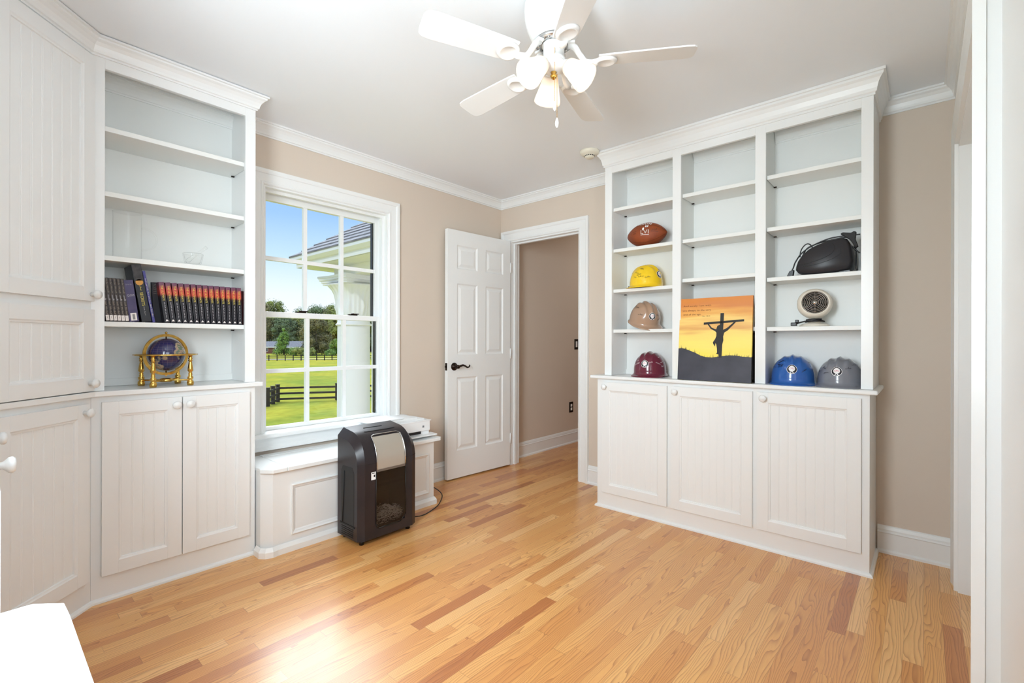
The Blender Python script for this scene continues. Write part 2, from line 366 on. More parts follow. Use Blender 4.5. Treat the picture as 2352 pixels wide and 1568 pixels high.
# doorway to the hall: casing and jamb lining
m = MB(); casing(m, DY0, DY1 + 0.0, 0, DZ, lambda u, z, t: (XB - t, u, z))
m.box(XB - 0.001, XB + 0.121, DY1 - 0.012, DY1, 0, DZ); m.box(XB - 0.001, XB + 0.121, DY0, DY0 + 0.012, 0, DZ); m.box(XB - 0.0005, XB + 0.1205, DY0 + 0.012, DY1 - 0.012, DZ - 0.012, DZ)
m.box(XB + 0.045, XB + 0.075, DY1 - 0.024, DY1 - 0.01, 0, DZ - 0.01); m.box(XB + 0.045, XB + 0.075, DY0 + 0.01, DY0 + 0.024, 0, DZ - 0.01); m.box(XB + 0.046, XB + 0.074, DY0 + 0.024, DY1 - 0.024, DZ - 0.024, DZ - 0.01)
struct(m.build('trim_3', WHITE))
# closet opening: casing and jamb, and the flat post nearer the camera
m = MB(); 
prof = [(0, 0), (0.004, 0.018), (0.03, 0.014), (0.07, 0.02), (0.095, 0.026), (0.1, 0.0)]
casing(m, 1.84, 2.944, 0, 2.03, lambda u, z, t: (u, YD + t, z), prof)
m.box(2.930, 2.944, YD - 0.12, YD + 0.004, 0, 2.03); m.box(1.84, 2.944, YD - 0.12, YD + 0.004, 2.016, 2.03)
m.box(1.75, 1.84, YD - 0.15, YD + 0.002, 0, CZ)
struct(m.build('trim_4', WHITE))

# ------------------------------------------------------------------ window 1
win = struct(empty('window_1', (0, 0, 0)), 'white double-hung window with six panes in each sash over the window seat')
m = MB(); casing(m, WX0 + 0.001, WX1 - 0.001, 0.58, WZ1 - 0.001, lambda u, z, t: (u, YA - t, z)); m.build('casing', WHITE, win)
m = MB(); m.box(WX0, WX0 + 0.012, YA - 0.004, 3.15, 0.58, WZ1); m.box(WX1 - 0.012, WX1, YA - 0.004, 3.15, 0.58, WZ1); m.box(WX0 + 0.012, WX1 - 0.012, YA - 0.003, 3.15, WZ1 - 0.012, WZ1)
m.box(WX1 - 0.03, WX1 - 0.012, 3.005, 3.03, 0.58, WZ1); m.box(WX0 + 0.012, WX0 + 0.03, 3.005, 3.03, 0.58, WZ1); m.box(WX0 + 0.03, WX1 - 0.03, 3.006, 3.03, WZ1 - 0.03, WZ1 - 0.001)
m.build('jamb', WHITE, win)
m = MB(); m.prism([(2.905, 0.562), (2.908, 0.556), (2.93, 0.556), (2.945, 0.55), (3.16, 0.55), (3.16, 0.572), (3.03, 0.58), (2.912, 0.58), (2.906, 0.575)], 1.0, WX1 + 0.13, 'x'); m.build('window_stool', WHITE, win)
m = MB(); m.prism([(YA, 0.556), (2.945, 0.556), (2.948, 0.53), (2.955, 0.5), (2.948, 0.492), (2.94, 0.485), (2.94, 0.478), (YA, 0.478)], 1.02, WX1 + 0.10, 'x'); m.build('apron', WHITE, win)
def sash(name, y, z0, z1, gz0, gz1, hz, st=0.045):
    s_ = MB(); t = 0.017; x0, x1 = WX0 + 0.002, WX1 - 0.002; gx0, gx1 = 1.184, 1.962
    s_.box(x0, gx0, y - t, y + t, z0, z1); s_.box(gx1, x1, y - t, y + t, z0, z1); s_.box(gx0, gx1, y - t, y + t, z0, gz0); s_.box(gx0, gx1, y - t, y + t, gz1, z1)
    o = s_.build(name, WHITE, win, bevel=0.002)
    g = MB()
    for k in (1, 2): xx = gx0 + (gx1 - gx0) * k / 3; g.box(xx - 0.0125, xx + 0.0125, y - 0.012, y + 0.012, gz0, gz1)
    g.box(gx0, gx1, y - 0.0125, y + 0.0125, hz - 0.0125, hz + 0.0125); g.build('muntin', WHITE, o)
    g = MB(); g.box(gx0 - 0.004, gx1 + 0.004, y - 0.002, y + 0.002, gz0 - 0.004, gz1 + 0.004); g.build('glass_pane', PANE, o)
    g = MB(); g.box(gx1 - 0.009, gx1 + 0.001, y + 0.004, y + 0.03, gz0, gz1); g.build('weatherstrip', BLACK, o)
    return o
sash('upper_sash', 3.085, 1.277, 2.053, 1.311, 2.004, 1.646)
ls = sash('lower_sash', 3.05, 0.58, 1.311, 0.602, 1.277, 0.943)
for xx in (1.405, 1.775):
    g = MB(); g.box(xx - 0.035, xx + 0.03, 3.04, 3.06, 1.311, 1.319); g.lathe([(0.012, 1.319), (0.012, 1.325), (0.006, 1.328)], (xx, 3.05, 0), 12); g.box(xx - 0.01, xx + 0.045, 3.046, 3.058, 1.32, 1.326)
    g.build('sash_lock', BRONZE, ls)
m = MB(); m.box(2.02, 2.11, 3.151, 3.2, 0.5, 2.15); m.box(1.03, 1.12, 3.151, 3.2, 0.5, 2.15); m.build('outside_casing', WHITE, win)
# window 2, in the left wall behind the camera: light only comes through it
w2 = struct(empty('window_2', (0, 0, 0)), 'white window over the desk on the left wall')
m = MB(); casing(m, L2[0], L2[1], L2[2], L2[3], lambda u, z, t: (XL + t, u, z)); m.box(XL - 0.12, XL + 0.05, L2[0] - 0.1, L2[1] + 0.1, L2[2] - 0.03, L2[2]); m.build('casing', WHITE, w2)
m = MB(); yy = (L2[0] + L2[1]) / 2
for a, b in ((L2[0], L2[0] + 0.045), (L2[1] - 0.045, L2[1])): m.box(XL - 0.08, XL - 0.05, a, b, L2[2], L2[3])
for a, b in ((L2[2], L2[2] + 0.05), (L2[3] - 0.05, L2[3]), (1.5, 1.54)): m.box(XL - 0.08, XL - 0.05, L2[0], L2[1], a, b)
for k in (1, 2): q = L2[0] + (L2[1] - L2[0]) * k / 3; m.box(XL - 0.07, XL - 0.06, q - 0.01, q + 0.01, L2[2], L2[3])
m.build('sash', WHITE, w2)

w3 = struct(empty('added_window', (0, 0, 0)), 'unseen white window added beside the camera for fill light')  # added window out of view, lets the side fill in
m = MB(); yw = YD - 0.03; casing(m, L3[0], L3[1], L3[2], L3[3], lambda u, z, t: (u, yw + t * 0.7, z))
for a, b in ((L3[0], L3[0] + 0.04), (L3[1] - 0.04, L3[1])): m.box(a, b, yw - 0.09, yw - 0.06, L3[2], L3[3])
for a, b in ((L3[2], L3[2] + 0.05), (L3[3] - 0.05, L3[3]), (1.5, 1.54)): m.box(L3[0] + 0.04, L3[1] - 0.04, yw - 0.089, yw - 0.061, a, b)
m.build('sash', WHITE, w3)
# ------------------------------------------------------------------ hall door, standing open against the window wall
P0, P1 = Vector((2.515, 2.886)), Vector((3.222, 2.838)); du = (P1 - P0).normalized(); ang = math.atan2(du.y, du.x); LW = (P1 - P0).length
door = struct(empty('door_1', (P0.x, P0.y, 0), ang), 'white six-panel door standing open beside the doorway')
HD, TD = 2.04, 0.036     # leaf: local x from the free edge, local y into the wall
cols = ((0.095, 0.315), (0.408, 0.618)); rows = ((0.235, 0.835), (1.02, 1.605), (1.725, 1.92))
m = MB()
xs = [0, cols[0][0], cols[0][1], cols[1][0], cols[1][1], LW]; zs = [0.012, rows[0][0], rows[0][1], rows[1][0], rows[1][1], rows[2][0], rows[2][1], HD]
for face, sg in ((0, 1), (TD, -1)):
    for i in range(5):
        for j in range(7):
            a, b, c, d = xs[i], xs[i + 1], zs[j], zs[j + 1]
            if i in (1, 3) and j in (1, 3, 5):   # raised panel: sunk moulding, sloped field
                st_ = [(0, 0), (0.010, 0.008), (0.020, 0.009), (0.042, 0.002)]; L_ = []
                for (e, dp) in st_: L_.append([(a + e, face + sg * dp, c + e), (b - e, face + sg * dp, c + e), (b - e, face + sg * dp, d - e), (a + e, face + sg * dp, d - e)])
                vs = sum(L_, []); fs = []
                for k in range(3):
                    for q in range(4): fs.append((k * 4 + q, k * 4 + (q + 1) % 4, k * 4 + 4 + (q + 1) % 4, k * 4 + 4 + q))
                fs.append((12, 13, 14, 15))
                m.add(vs, fs if sg > 0 else [f[::-1] for f in fs])
            else:
                f = (0, 1, 2, 3); m.add([(a, face, c), (b, face, c), (b, face, d), (a, face, d)], [f if sg > 0 else f[::-1]])
m.add([(0, 0, zs[0]), (0, TD, zs[0]), (0, TD, HD), (0, 0, HD)], [(0, 3, 2, 1)]); m.add([(LW, 0, zs[0]), (LW, TD, zs[0]), (LW, TD, HD), (LW, 0, HD)], [(0, 1, 2, 3)])
m.add([(0, 0, HD), (LW, 0, HD), (LW, TD, HD), (0, TD, HD)], [(0, 1, 2, 3)]); m.add([(0, 0, zs[0]), (LW, 0, zs[0]), (LW, TD, zs[0]), (0, TD, zs[0])], [(3, 2, 1, 0)])
leaf = m.build('door_leaf', WHITE, door)
hz = 0.925; m = MB(); RX = Matrix.Rotation(PI / 2, 4, 'X')
m.lathe([(0.032, 0.0), (0.032, 0.005), (0.026, 0.010), (0.012, 0.014), (0.012, 0.045), (0.016, 0.05), (0.014, 0.06), (0, 0.062)], (0.066, 0, hz), 24, RX)
hp = [(0.066, -0.052, hz), (0.09, -0.054, hz + 0.006), (0.115, -0.054, hz + 0.012), (0.14, -0.054, hz + 0.004), (0.16, -0.053, hz - 0.008), (0.178, -0.052, hz - 0.006), (0.188, -0.052, hz + 0.004), (0.184, -0.052, hz + 0.012)]
m.tube(hp, [0.010, 0.009, 0.008, 0.007, 0.007, 0.006, 0.006, 0.005], 10); m.build('door_handle', BRONZE, door)
m = MB(); m.box(-0.0015, 0.002, 0.006, 0.030, hz - 0.03, hz + 0.03); m.box(-0.009, 0.0, 0.012, 0.024, hz - 0.009, hz + 0.009); m.build('latch_plate', BRONZE, door)
for z in (0.25, 1.02, 1.80):
    m = MB(); m.lathe([(0.006, z - 0.045), (0.006, z + 0.045)], (LW + 0.004, -0.002, 0), 10); m.build('hinge', WHITE, door)

# closet door (mostly edge-on)
d2 = struct(empty('door_2', (0, 0, 0)), 'white panelled closet door seen edge-on at the far right')
for (a, b) in ((2.38, 2.928), (1.842, 2.376)):
    m = MB(); m.box(a, b, YD - 0.095, YD - 0.062, 0.02, 2.01)
    for (c, d) in ((0.2, 0.85), (1.0, 1.55), (1.68, 1.86)):
        m.prism([(a + 0.07, c), (b - 0.07, c), (b - 0.07, d), (a + 0.07, d)], YD - 0.062, YD - 0.058, 'y')
        m.prism([(a + 0.10, c + 0.03), (b - 0.10, c + 0.03), (b - 0.10, d - 0.03), (a + 0.10, d - 0.03)], YD - 0.058, YD - 0.052, 'y')
    o = m.build('door_leaf', WHITE, d2, bevel=0.003)
RXm = Matrix.Rotation(-PI / 2, 4, 'X')
m = MB(); m.lathe([(0.006, 0), (0.006, 0.02), (0.017, 0.026), (0.019, 0.034), (0.013, 0.041), (0, 0.043)], (2.60, YD - 0.062, 0.90), 18, RXm); m.build('door_knob', WHITE, d2)

# hall outlet and switch
def plate(name, x, z, label, cat, kind):
    o = empty(name, (x, YA, z)); tag(o, label, cat)
    m = MB(); m.box(-0.036, 0.036, -0.006, 0, -0.058, 0.058); m.build('cover_plate', BRONZE, o, bevel=0.002)
    m = MB()
    if kind == 'outlet':
        for q in (-0.02, 0.02): m.box(-0.016, 0.016, -0.0075, -0.006, q - 0.015, q + 0.015)
        m.build('receptacle', PAPER, o, bevel=0.001)
    else:
        m.box(-0.016, 0.016, -0.0085, -0.006, -0.033, 0.033); m.build('rocker', PAPER, o, bevel=0.001)
plate('wall_outlet', 4.40, 0.40, 'white electrical outlet with a dark cover plate low on the hall wall', 'outlet', 'outlet')
plate('light_switch', 4.50, 1.10, 'dark-plated light switch on the hall wall beside the doorway casing', 'light switch', 'switch')

# ================================================================== BUILT-IN CABINETS
def beaddoor(parent, x0, x1, z0, z1, knob=None, fr=0.056, t=0.019, bead=True, name='door'):
    """cabinet door in local coords: x along, y = 0 at face frame, -y toward the room"""
    m = MB(); y0 = -t
    m.box(x0, x0 + fr, y0, -0.001, z0, z1); m.box(x1 - fr, x1, y0, -0.001, z0, z1); m.box(x0 + fr, x1 - fr, y0, -0.001, z0, z0 + fr); m.box(x0 + fr, x1 - fr, y0, -0.001, z1 - fr, z1)
    a, b, c, d = x0 + fr, x1 - fr, z0 + fr, z1 - fr; e = 0.010   # sloped inner moulding
    q = lambda o_, y_: [(a + o_, y_, c + o_), (b - o_, y_, c + o_), (b - o_, y_, d - o_), (a + o_, y_, d - o_)]
    vs = q(0, y0 + 0.0005) + q(0.004, y0 + 0.0035) + q(e, y0 + 0.005) + q(e + 0.001, y0 + 0.0105)
    m.add(vs, [(k * 4 + i, k * 4 + (i + 1) % 4, k * 4 + 4 + (i + 1) % 4, k * 4 + 4 + i) for k in range(3) for i in range(4)])
    a += e; b -= e; c += e; d -= e; yp = y0 + 0.0105; xs_ = [(a, 0)]; n = max(2, round((b - a) / 0.041)) if bead else 1
    for k in range(1, n):
        xx = a + (b - a) * k / n; xs_ += [(xx - 0.0035, 0), (xx - 0.0025, 0.0013), (xx - 0.0012, 0), (xx + 0.0012, 0), (xx + 0.0025, 0.0013), (xx + 0.0035, 0)]
    xs_.append((b, 0)); vs = [(p, yp + g_, c) for p, g_ in xs_] + [(p, yp + g_, d) for p, g_ in xs_]; k = len(xs_)
    m.add(vs, [(i, i + 1, k + i + 1, k + i) for i in range(k - 1)])
    o = m.build(name, WHITE, parent, bevel=0.0015)
    if knob:
        m = MB(); m.lathe([(0.009, 0), (0.008, 0.012), (0.012, 0.017), (0.0175, 0.022), (0.0185, 0.028), (0.015, 0.033), (0, 0.035)], (knob[0], y0, knob[1]), 20, RX); m.build('knob', WHITE, o)
    return o
SHOE = [(0, 0), (0.014, 0), (0.013, 0.008), (0.008, 0.015), (0, 0.018)]
def carcass(parent, x0, x1, depth, z0, z1, doorspans, dz):
    """base cabinet body: box with face frame"""
    m = MB(); m.box(x0, x1, 0, depth, z0, z1); return m.build('body', WHITE, parent, bevel=0.0015)

# --- left: run under and beside the window (faces -y): local frame = world with y origin at the face
YF = 2.677
baseA = tag(empty('base_cabinet', (0, YF, 0)), 'white two-door beadboard base cabinet left of the window seat, under the globe', 'cabinet')
m = MB(); m.box(0.333, 0.989, 0, YA - YF - 0.006, 0, 0.889); m.build('body', WHITE, baseA, bevel=0.0015)
m = MB(); m.molding([(0.33, 0), (0.990, 0)], SHOE); m.build('shoe_molding', WHITE, baseA)
beaddoor(baseA, 0.367, 0.657, 0.114, 0.864, (0.632, 0.829)); beaddoor(baseA, 0.661, 0.957, 0.114, 0.864, (0.686, 0.829))
# corner base (45 degrees)
CX, CY, CLEN = 0.013, YF - (0.332 - 0.013), 0.4511
def corner_poly():
    c, s_ = math.cos(-PI / 4), math.sin(-PI / 4)
    return [((x - CX) * c - (y - CY) * s_, (x - CX) * s_ + (y - CY) * c) for x, y in ((CX, CY), (0.3326, YF), (0.3326, YA - 0.006), (XL + 0.006, YA - 0.006), (XL + 0.006, CY))]
baseC = tag(empty('corner_cabinet', (CX, CY, 0), PI / 4), 'white corner base cabinet with one beadboard door, below the tall corner cupboard', 'cabinet')
m = MB(); m.prism(corner_poly(), 0, 0.889); m.build('body', WHITE, baseC)
m = MB(); m.molding([(0, 0), (CLEN, 0)], SHOE); m.build('shoe_molding', WHITE, baseC)
beaddoor(baseC, 0.030, CLEN - 0.030, 0.114, 0.864, (CLEN - 0.055, 0.829))
# left-wall base
LY0 = 1.16
baseL = tag(empty('side_cabinet', (CX, LY0, 0), PI / 2), 'white base cabinet along the left wall, only its knob and door edge in view', 'cabinet')
LL = CY - LY0 - 0.002
m = MB(); m.box(0, LL, 0, CX - XL - 0.006, 0, 0.889); m.build('body', WHITE, baseL)
beaddoor(baseL, 0.01, 0.42, 0.114, 0.876, (0.39, 0.85)); beaddoor(baseL, 0.425, LL - 0.20, 0.114, 0.876, (1.965 - LY0, 0.853))
# continuous worktop
top = MB(); TZ0, TZ1 = 0.890, 0.912
pl = [(CX + 0.008, LY0), (CX + 0.008, CY - 0.0116), (0.332 + 0.0116, YF - 0.028), (1.016, YF - 0.028), (1.02, YF - 0.024), (1.02, YA - 0.03), (XL + 0.006, YA - 0.03), (XL + 0.006, LY0)]
top.prism(pl, TZ0, TZ1); o = top.build('worktop', WHITE, None, bevel=0.004); tag(o, 'white painted worktop running round the left corner under the globe', 'worktop')

def bookcase(root, x0, x1, depth, z0, z1, bays, oz0, oz1, shelves, sh_d, back, crown_h, side_t=0.019, inset=0.0, inner_top=None):
    """open shelving: side panels, partitions, face frame, shelves, back. local coords as above"""
    m = MB()
    m.box(x0, bays[0][0], 0, 0.019, z0, z1); m.box(bays[-1][1], x1, 0, 0.019, z0, z1)
    for a, b in zip(bays, bays[1:]): m.box(a[1], b[0], 0, 0.019, z0, z1)
    for a in bays: m.box(a[0], a[1], 0, 0.019, oz1, z1)
    m.build('face_frame', WHITE, root, bevel=0.001)
    it = inner_top or z1 - 0.03
    for xa, xb in ((x0, bays[0][0] - inset), (bays[-1][1] + inset, x1)):
        m = MB(); m.box(xa + (0 if xa == x0 else 0.0), xb, 0.019, depth, z0, z1)
        if xa == x0: pass
        m.build('side_panel', WHITE, root)
    for a, b in zip(bays, bays[1:]): m = MB(); m.box(a[1] + 0.002, b[0] - 0.002, 0.019, back, z0, it); m.build('partition', BIN, root)
    m = MB(); m.box(x0 + 0.001, x1 - 0.001, back, back + 0.006, z0, it); m.build('back_panel', BIN, root)
    m = MB(); m.box(x0 + 0.001, x1 - 0.001, 0.019, back, it, it + 0.01); m.build('top_panel', BIN, root)
    for (a, b), zz in zip(bays, shelves):
        a, b = a - inset, b + inset
        cm = MB(); cm.molding([(a, back), (b, back)], crownprof(0.075, 0.04, it)); cm.build('inside_molding', BIN, root)
        cm = MB(); cm.box(a, b, back - 0.012, back, z0, z0 + 0.034); cm.build('cleat', BIN, root)
        for z in zz:
            s_ = MB(); s_.box(a + 0.001, b - 0.001, 0.022, back - (0.0 if sh_d is None else 0.0) - 0.001, z - 0.022, z); so = s_.build('shelf', BIN, root, bevel=0.0015)
            for px_ in (a + 0.008, b - 0.008):
                g = MB(); g.box(px_ - 0.007, px_ + 0.007, back - 0.045, back - 0.035, z - 0.028, z - 0.0215); g.build('shelf_pin', BRONZE, so)
    return root
bkA = tag(empty('bookcase', (0, YF, 0)), 'tall white open bookcase left of the window holding the books and globe', 'bookcase')
bookcase(bkA, 0.332, 0.989, YA - YF, 0.913, CZ - 0.005, [(0.377, 0.939)], 0.913, 2.309, [(2.069, 1.785, 1.504, 1.214)], None, 0.265, 0.08, inset=0.022, inner_top=2.395)
# tall corner cupboard above the worktop
cup = tag(empty('corner_cupboard', (CX, CY, 0), PI / 4), 'tall white corner cupboard with two stacked beadboard doors left of the bookcase', 'cupboard')
m = MB(); m.prism(corner_poly(), 0.913, CZ - 0.005); m.build('body', WHITE, cup)
UZ = {'low': (0.918, 1.252), 'up': (1.300, 2.345)}
beaddoor(cup, 0.025, CLEN - 0.003, 0.916, 1.262, (CLEN - 0.03, 0.95)); beaddoor(cup, 0.025, CLEN - 0.003, 1.297, 2.337, (CLEN - 0.02, 1.325))
UY0 = 1.55; UL = CY - UY0 - 0.002
up2 = tag(empty('wall_cupboard', (CX - 0.02, UY0, 0), PI / 2), 'tall white cupboard along the left wall beside the corner cupboard', 'cupboard')
m = MB(); m.box(0, UL, 0, CX - XL - 0.026, 0.913, CZ - 0.005); m.build('body', WHITE, up2)
beaddoor(up2, 0.03, UL - 0.05, 1.297, 2.337, None)
m = MB(); m.molding([(CX - 0.01, 1.40), (CX - 0.01, CY - 0.01), (0.332, YF), (0.989, YF), (0.989, YA)], crownprof(0.075, 0.052, CZ - 0.004)); struct(m.build('trim_5', WHITE))

# --- right: bookcase over base cabinet on the door wall (faces -x): local x = world -y
XF = 2.844; YO = 1.700
baseB = tag(empty('base_cabinet', (XF, YO, 0), -PI / 2), 'wide white base cabinet with three beadboard doors on the right wall', 'cabinet')
BW = YO - 0.197
m = MB(); m.box(0, BW, 0, XB - XF - 0.006, 0, 0.877); m.build('body', WHITE, baseB, bevel=0.0015)
m = MB(); m.molding([(0, XB - XF - 0.02), (0, 0), (BW, 0), (BW, XB - XF - 0.02)], [(p, z) for p, z in SHOE]); m.build('shoe_molding', WHITE, baseB)
for (ya, yb, kx) in ((1.657, 1.199, 1.629), (1.176, 0.713, 1.143), (0.690, 0.229, 0.656)):
    beaddoor(baseB, YO - ya, YO - yb, 0.108, 0.857, (YO - kx, 0.826))
ct = MB(); ct.box(2.812, XB, 0.165, 1.742, 0.878, 0.900); o = ct.build('countertop', WHITE, None, bevel=0.006); tag(o, 'white countertop board over the three-door cabinet, under the hard hats', 'countertop')
XU = 2.862
bkB = tag(empty('bookcase', (XU, 1.655, 0), -PI / 2), 'wide white three-column bookcase on the right wall holding hard hats', 'bookcase')
bookcase(bkB, 0, 1.655 - 0.186, XB - XU, 0.901, 2.385, [(1.655 - 1.602, 1.655 - 1.180), (1.655 - 1.127, 1.655 - 0.709), (1.655 - 0.656, 1.655 - 0.234)], 0.901, 2.278,
         [(2.040, 1.760, 1.486, 1.213), (2.040, 1.760, 1.518, 1.215), (2.046, 1.760, 1.484, 1.213)], None, 0.222, 0.07, inner_top=2.36)
m = MB(); m.molding([(XB, 1.656), (XU, 1.656), (XU, 0.186), (XB, 0.186)], crownprof(0.106, 0.048, CZ - 0.001)); m.box(XU + 0.001, XB - 0.002, 0.187, 1.655, 2.386, CZ - 0.001); struct(m.build('trim_6', WHITE))

# ------------------------------------------------------------------ window seat
seat = tag(empty('window_seat', (0, 0, 0)), 'low white panelled window seat under the window', 'window seat')
bp_ = [(0.996, 2.94), (0.996, 2.625), (1.040, 2.578), (2.122, 2.578), (2.122, 2.94)]
m = MB(); m.prism(bp_, 0, 0.438); m.build('body', WHITE, seat, bevel=0.002)
m = MB(); m.molding([(0.991, 2.66), (0.991, 2.60), (1.008, 2.578), (1.035, 2.566), (1.06, 2.572), (2.122, 2.572), (2.128, 2.60), (2.128, 2.9)], [(0, 0), (0.014, 0), (0.014, 0.03), (0.004, 0.045), (0, 0.05)]); m.build('base_molding', WHITE, seat)
tp = [(0.993, 2.925), (0.993, 2.63), (0.984, 2.60), (1.030, 2.545), (1.104, 2.545), (1.104, 2.925)]
m = MB(); m.prism(tp, 0.438, 0.460); m.build('seat_top', WHITE, seat, bevel=0.004)
m = MB(); m.prism([(1.1055, 2.868), (1.1055, 2.545), (2.155, 2.545), (2.175, 2.565), (2.175, 2.868)], 0.438, 0.460); m.build('lid', WHITE, seat, bevel=0.003)
m = MB(); m.box(1.1055, 2.175, 2.876, 2.925, 0.438, 0.462); m.build('back_strip', WHITE, seat)
PR = [(0, 0), (0, 0.010), (0.004, 0.012), (0.012, 0.006), (0.018, 0.004), (0.024, 0.0)]
for (a, b) in ((1.135, 1.46), (1.53, 1.84), (1.90, 2.075)):
    m = MB(); P = [(a, 0.085, -1, -1), (a, 0.355, -1, 1), (b, 0.355, 1, 1), (b, 0.085, 1, -1)]; k = len(PR)
    vs = [(u - ou * w_, 2.578 - t, z - oz * w_) for (u, z, ou, oz) in P for (w_, t) in PR]
    m.add(vs, [(i * k + j, ((i + 1) % 4) * k + j, ((i + 1) % 4) * k + (j + 1) % k, i * k + (j + 1) % k) for i in range(4) for j in range(k)]); m.build('panel_molding', WHITE, seat)

# ------------------------------------------------------------------ desk (foreground, left)
desk = tag(empty('desk', (0, 0, 0)), 'white desk with a clipped corner in the left foreground', 'desk')
m = MB(); m.prism([(-0.26, 0.02), (0.086, 0.02), (0.090, 0.03), (0.090, 0.892), (0.0885, 0.939), (0.058, 0.970), (-0.26, 0.970)], 0.728, 0.750); m.build('desktop', WHITE, desk, bevel=0.002)
m = MB(); m.box(-0.26, 0.06, 0.05, 0.94, 0.62, 0.728); m.build('apron', WHITE, desk)
for (x, y) in ((-0.24, 0.07), (0.02, 0.07), (-0.24, 0.90), (0.02, 0.90)):
    m = MB(); m.box(x - 0.02, x + 0.02, y - 0.02, y + 0.02, 0, 0.62); m.build('leg', WHITE, desk)

# ================================================================== CEILING FAN
FANW = mat('fan_white', (232, 232, 230), 0.35)
SHADE = bpy.data.materials.new('frosted_ribbed_glass'); SHADE.use_nodes = True; n_ = SHADE.node_tree; b_ = n_.nodes['Principled BSDF']
b_.inputs['Base Color'].default_value = (0.86, 0.82, 0.78, 1); b_.inputs['Roughness'].default_value = 0.25
t_ = n_.nodes.new('ShaderNodeBsdfTranslucent'); t_.inputs[0].default_value = (0.84, 0.79, 0.74, 1)
t2_ = n_.nodes.new('ShaderNodeBsdfTransparent')
m1_ = n_.nodes.new('ShaderNodeMixShader'); m1_.inputs[0].default_value = 0.5; n_.links.new(b_.outputs[0], m1_.inputs[1]); n_.links.new(t_.outputs[0], m1_.inputs[2])
m2_ = n_.nodes.new('ShaderNodeMixShader'); m2_.inputs[0].default_value = 0.16; n_.links.new(m1_.outputs[0], m2_.inputs[1]); n_.links.new(t2_.outputs[0], m2_.inputs[2])
n_.links.new(m2_.outputs[0], n_.nodes['Material Output'].inputs[0])
BULB = mat('lit_bulb', (255, 240, 220), 0.4, emit=((1.0, 0.88, 0.72), 3.0))
FX, FY = 1.468, 1.0735
fan = tag(empty('ceiling_fan', (FX, FY, CZ)), 'white five-blade ceiling fan with three lit frosted lamp shades', 'ceiling fan')
m = MB(); m.lathe([(0.112, 0), (0.114, -0.03), (0.112, -0.06), (0.104, -0.095), (0.092, -0.125), (0.083, -0.145), (0.078, -0.15), (0, -0.15)], n=40); m.build('motor_housing', FANW, fan)
m = MB(); m.lathe([(0.072, -0.15), (0.072, -0.160), (0.05, -0.163), (0.0, -0.163)], n=32)
for k in range(10):
    a = 2 * PI * k / 10 + 0.3; m.lathe([(0.0055, -0.1635), (0.0055, -0.168), (0, -0.1685)], (0.058 * math.cos(a), 0.058 * math.sin(a), 0), 8)
m.build('flywheel', CHROME, fan)
m = MB(); m.lathe([(0.046, -0.163), (0.046, -0.168), (0.040, -0.172), (0.040, -0.215), (0.046, -0.219), (0.047, -0.232), (0.04, -0.238), (0, -0.238)], n=32); m.build('switch_housing', FANW, fan)
BZ = 2.19 - CZ
ph0 = math.radians(302.2)
def blade_mb():
    m = MB(); tilt = math.radians(11); n = 10; sec = []
    for (r, hw) in ((0.170, 0.046), (0.2, 0.049), (0.3, 0.053), (0.4, 0.056), (0.48, 0.058), (0.507, 0.054), (0.517, 0.044), (0.521, 0.025)):
        sec.append((r, hw))
    vs = []; 
    for (r, hw) in sec:
        for (q, dz) in ((-hw, -0.003), (hw, -0.003), (hw, 0.003), (-hw, 0.003)):
            vs.append((r, q * math.cos(tilt) - dz * math.sin(tilt), q * math.sin(tilt) + dz * math.cos(tilt) + 0.006))
    fs = [(0, 3, 2, 1), tuple(4 * (len(sec) - 1) + i for i in range(4))]
    for k in range(len(sec) - 1):
        for i in range(4): fs.append((k * 4 + i, k * 4 + (i + 1) % 4, k * 4 + 4 + (i + 1) % 4, k * 4 + 4 + i))
    m.add(vs, fs); return m
def iron_mb():
    m = MB(); tm = Matrix.Rotation(math.radians(11), 4, 'X')
    m.lathe([(0.0, -0.004), (0.026, -0.004), (0.030, -0.009), (0.034, -0.009), (0.041, -0.004), (0.043, 0.002), (0, 0.002)], (0.196, 0, 0), 30, tm)
    m.tube([(0.062, 0, 0.075), (0.082, 0, 0.06), (0.10, 0.0, 0.03), (0.118, 0, 0.005), (0.14, 0, -0.004), (0.165, 0, -0.002)], [0.012, 0.012, 0.011, 0.011, 0.013, 0.014], 10)
    m.box(0.055, 0.08, -0.02, 0.02, 0.070, 0.078); return m
b0 = blade_mb().build('blade', FANW, fan, bevel=0.0015); b0.location = (0, 0, BZ); b0.rotation_euler = (0, 0, ph0)
iron_mb().build('blade_iron', FANW, b0)
for k in range(1, 5):
    c = copy_tree(b0, fan); c.rotation_euler = (0, 0, ph0 + k * 2 * PI / 5)
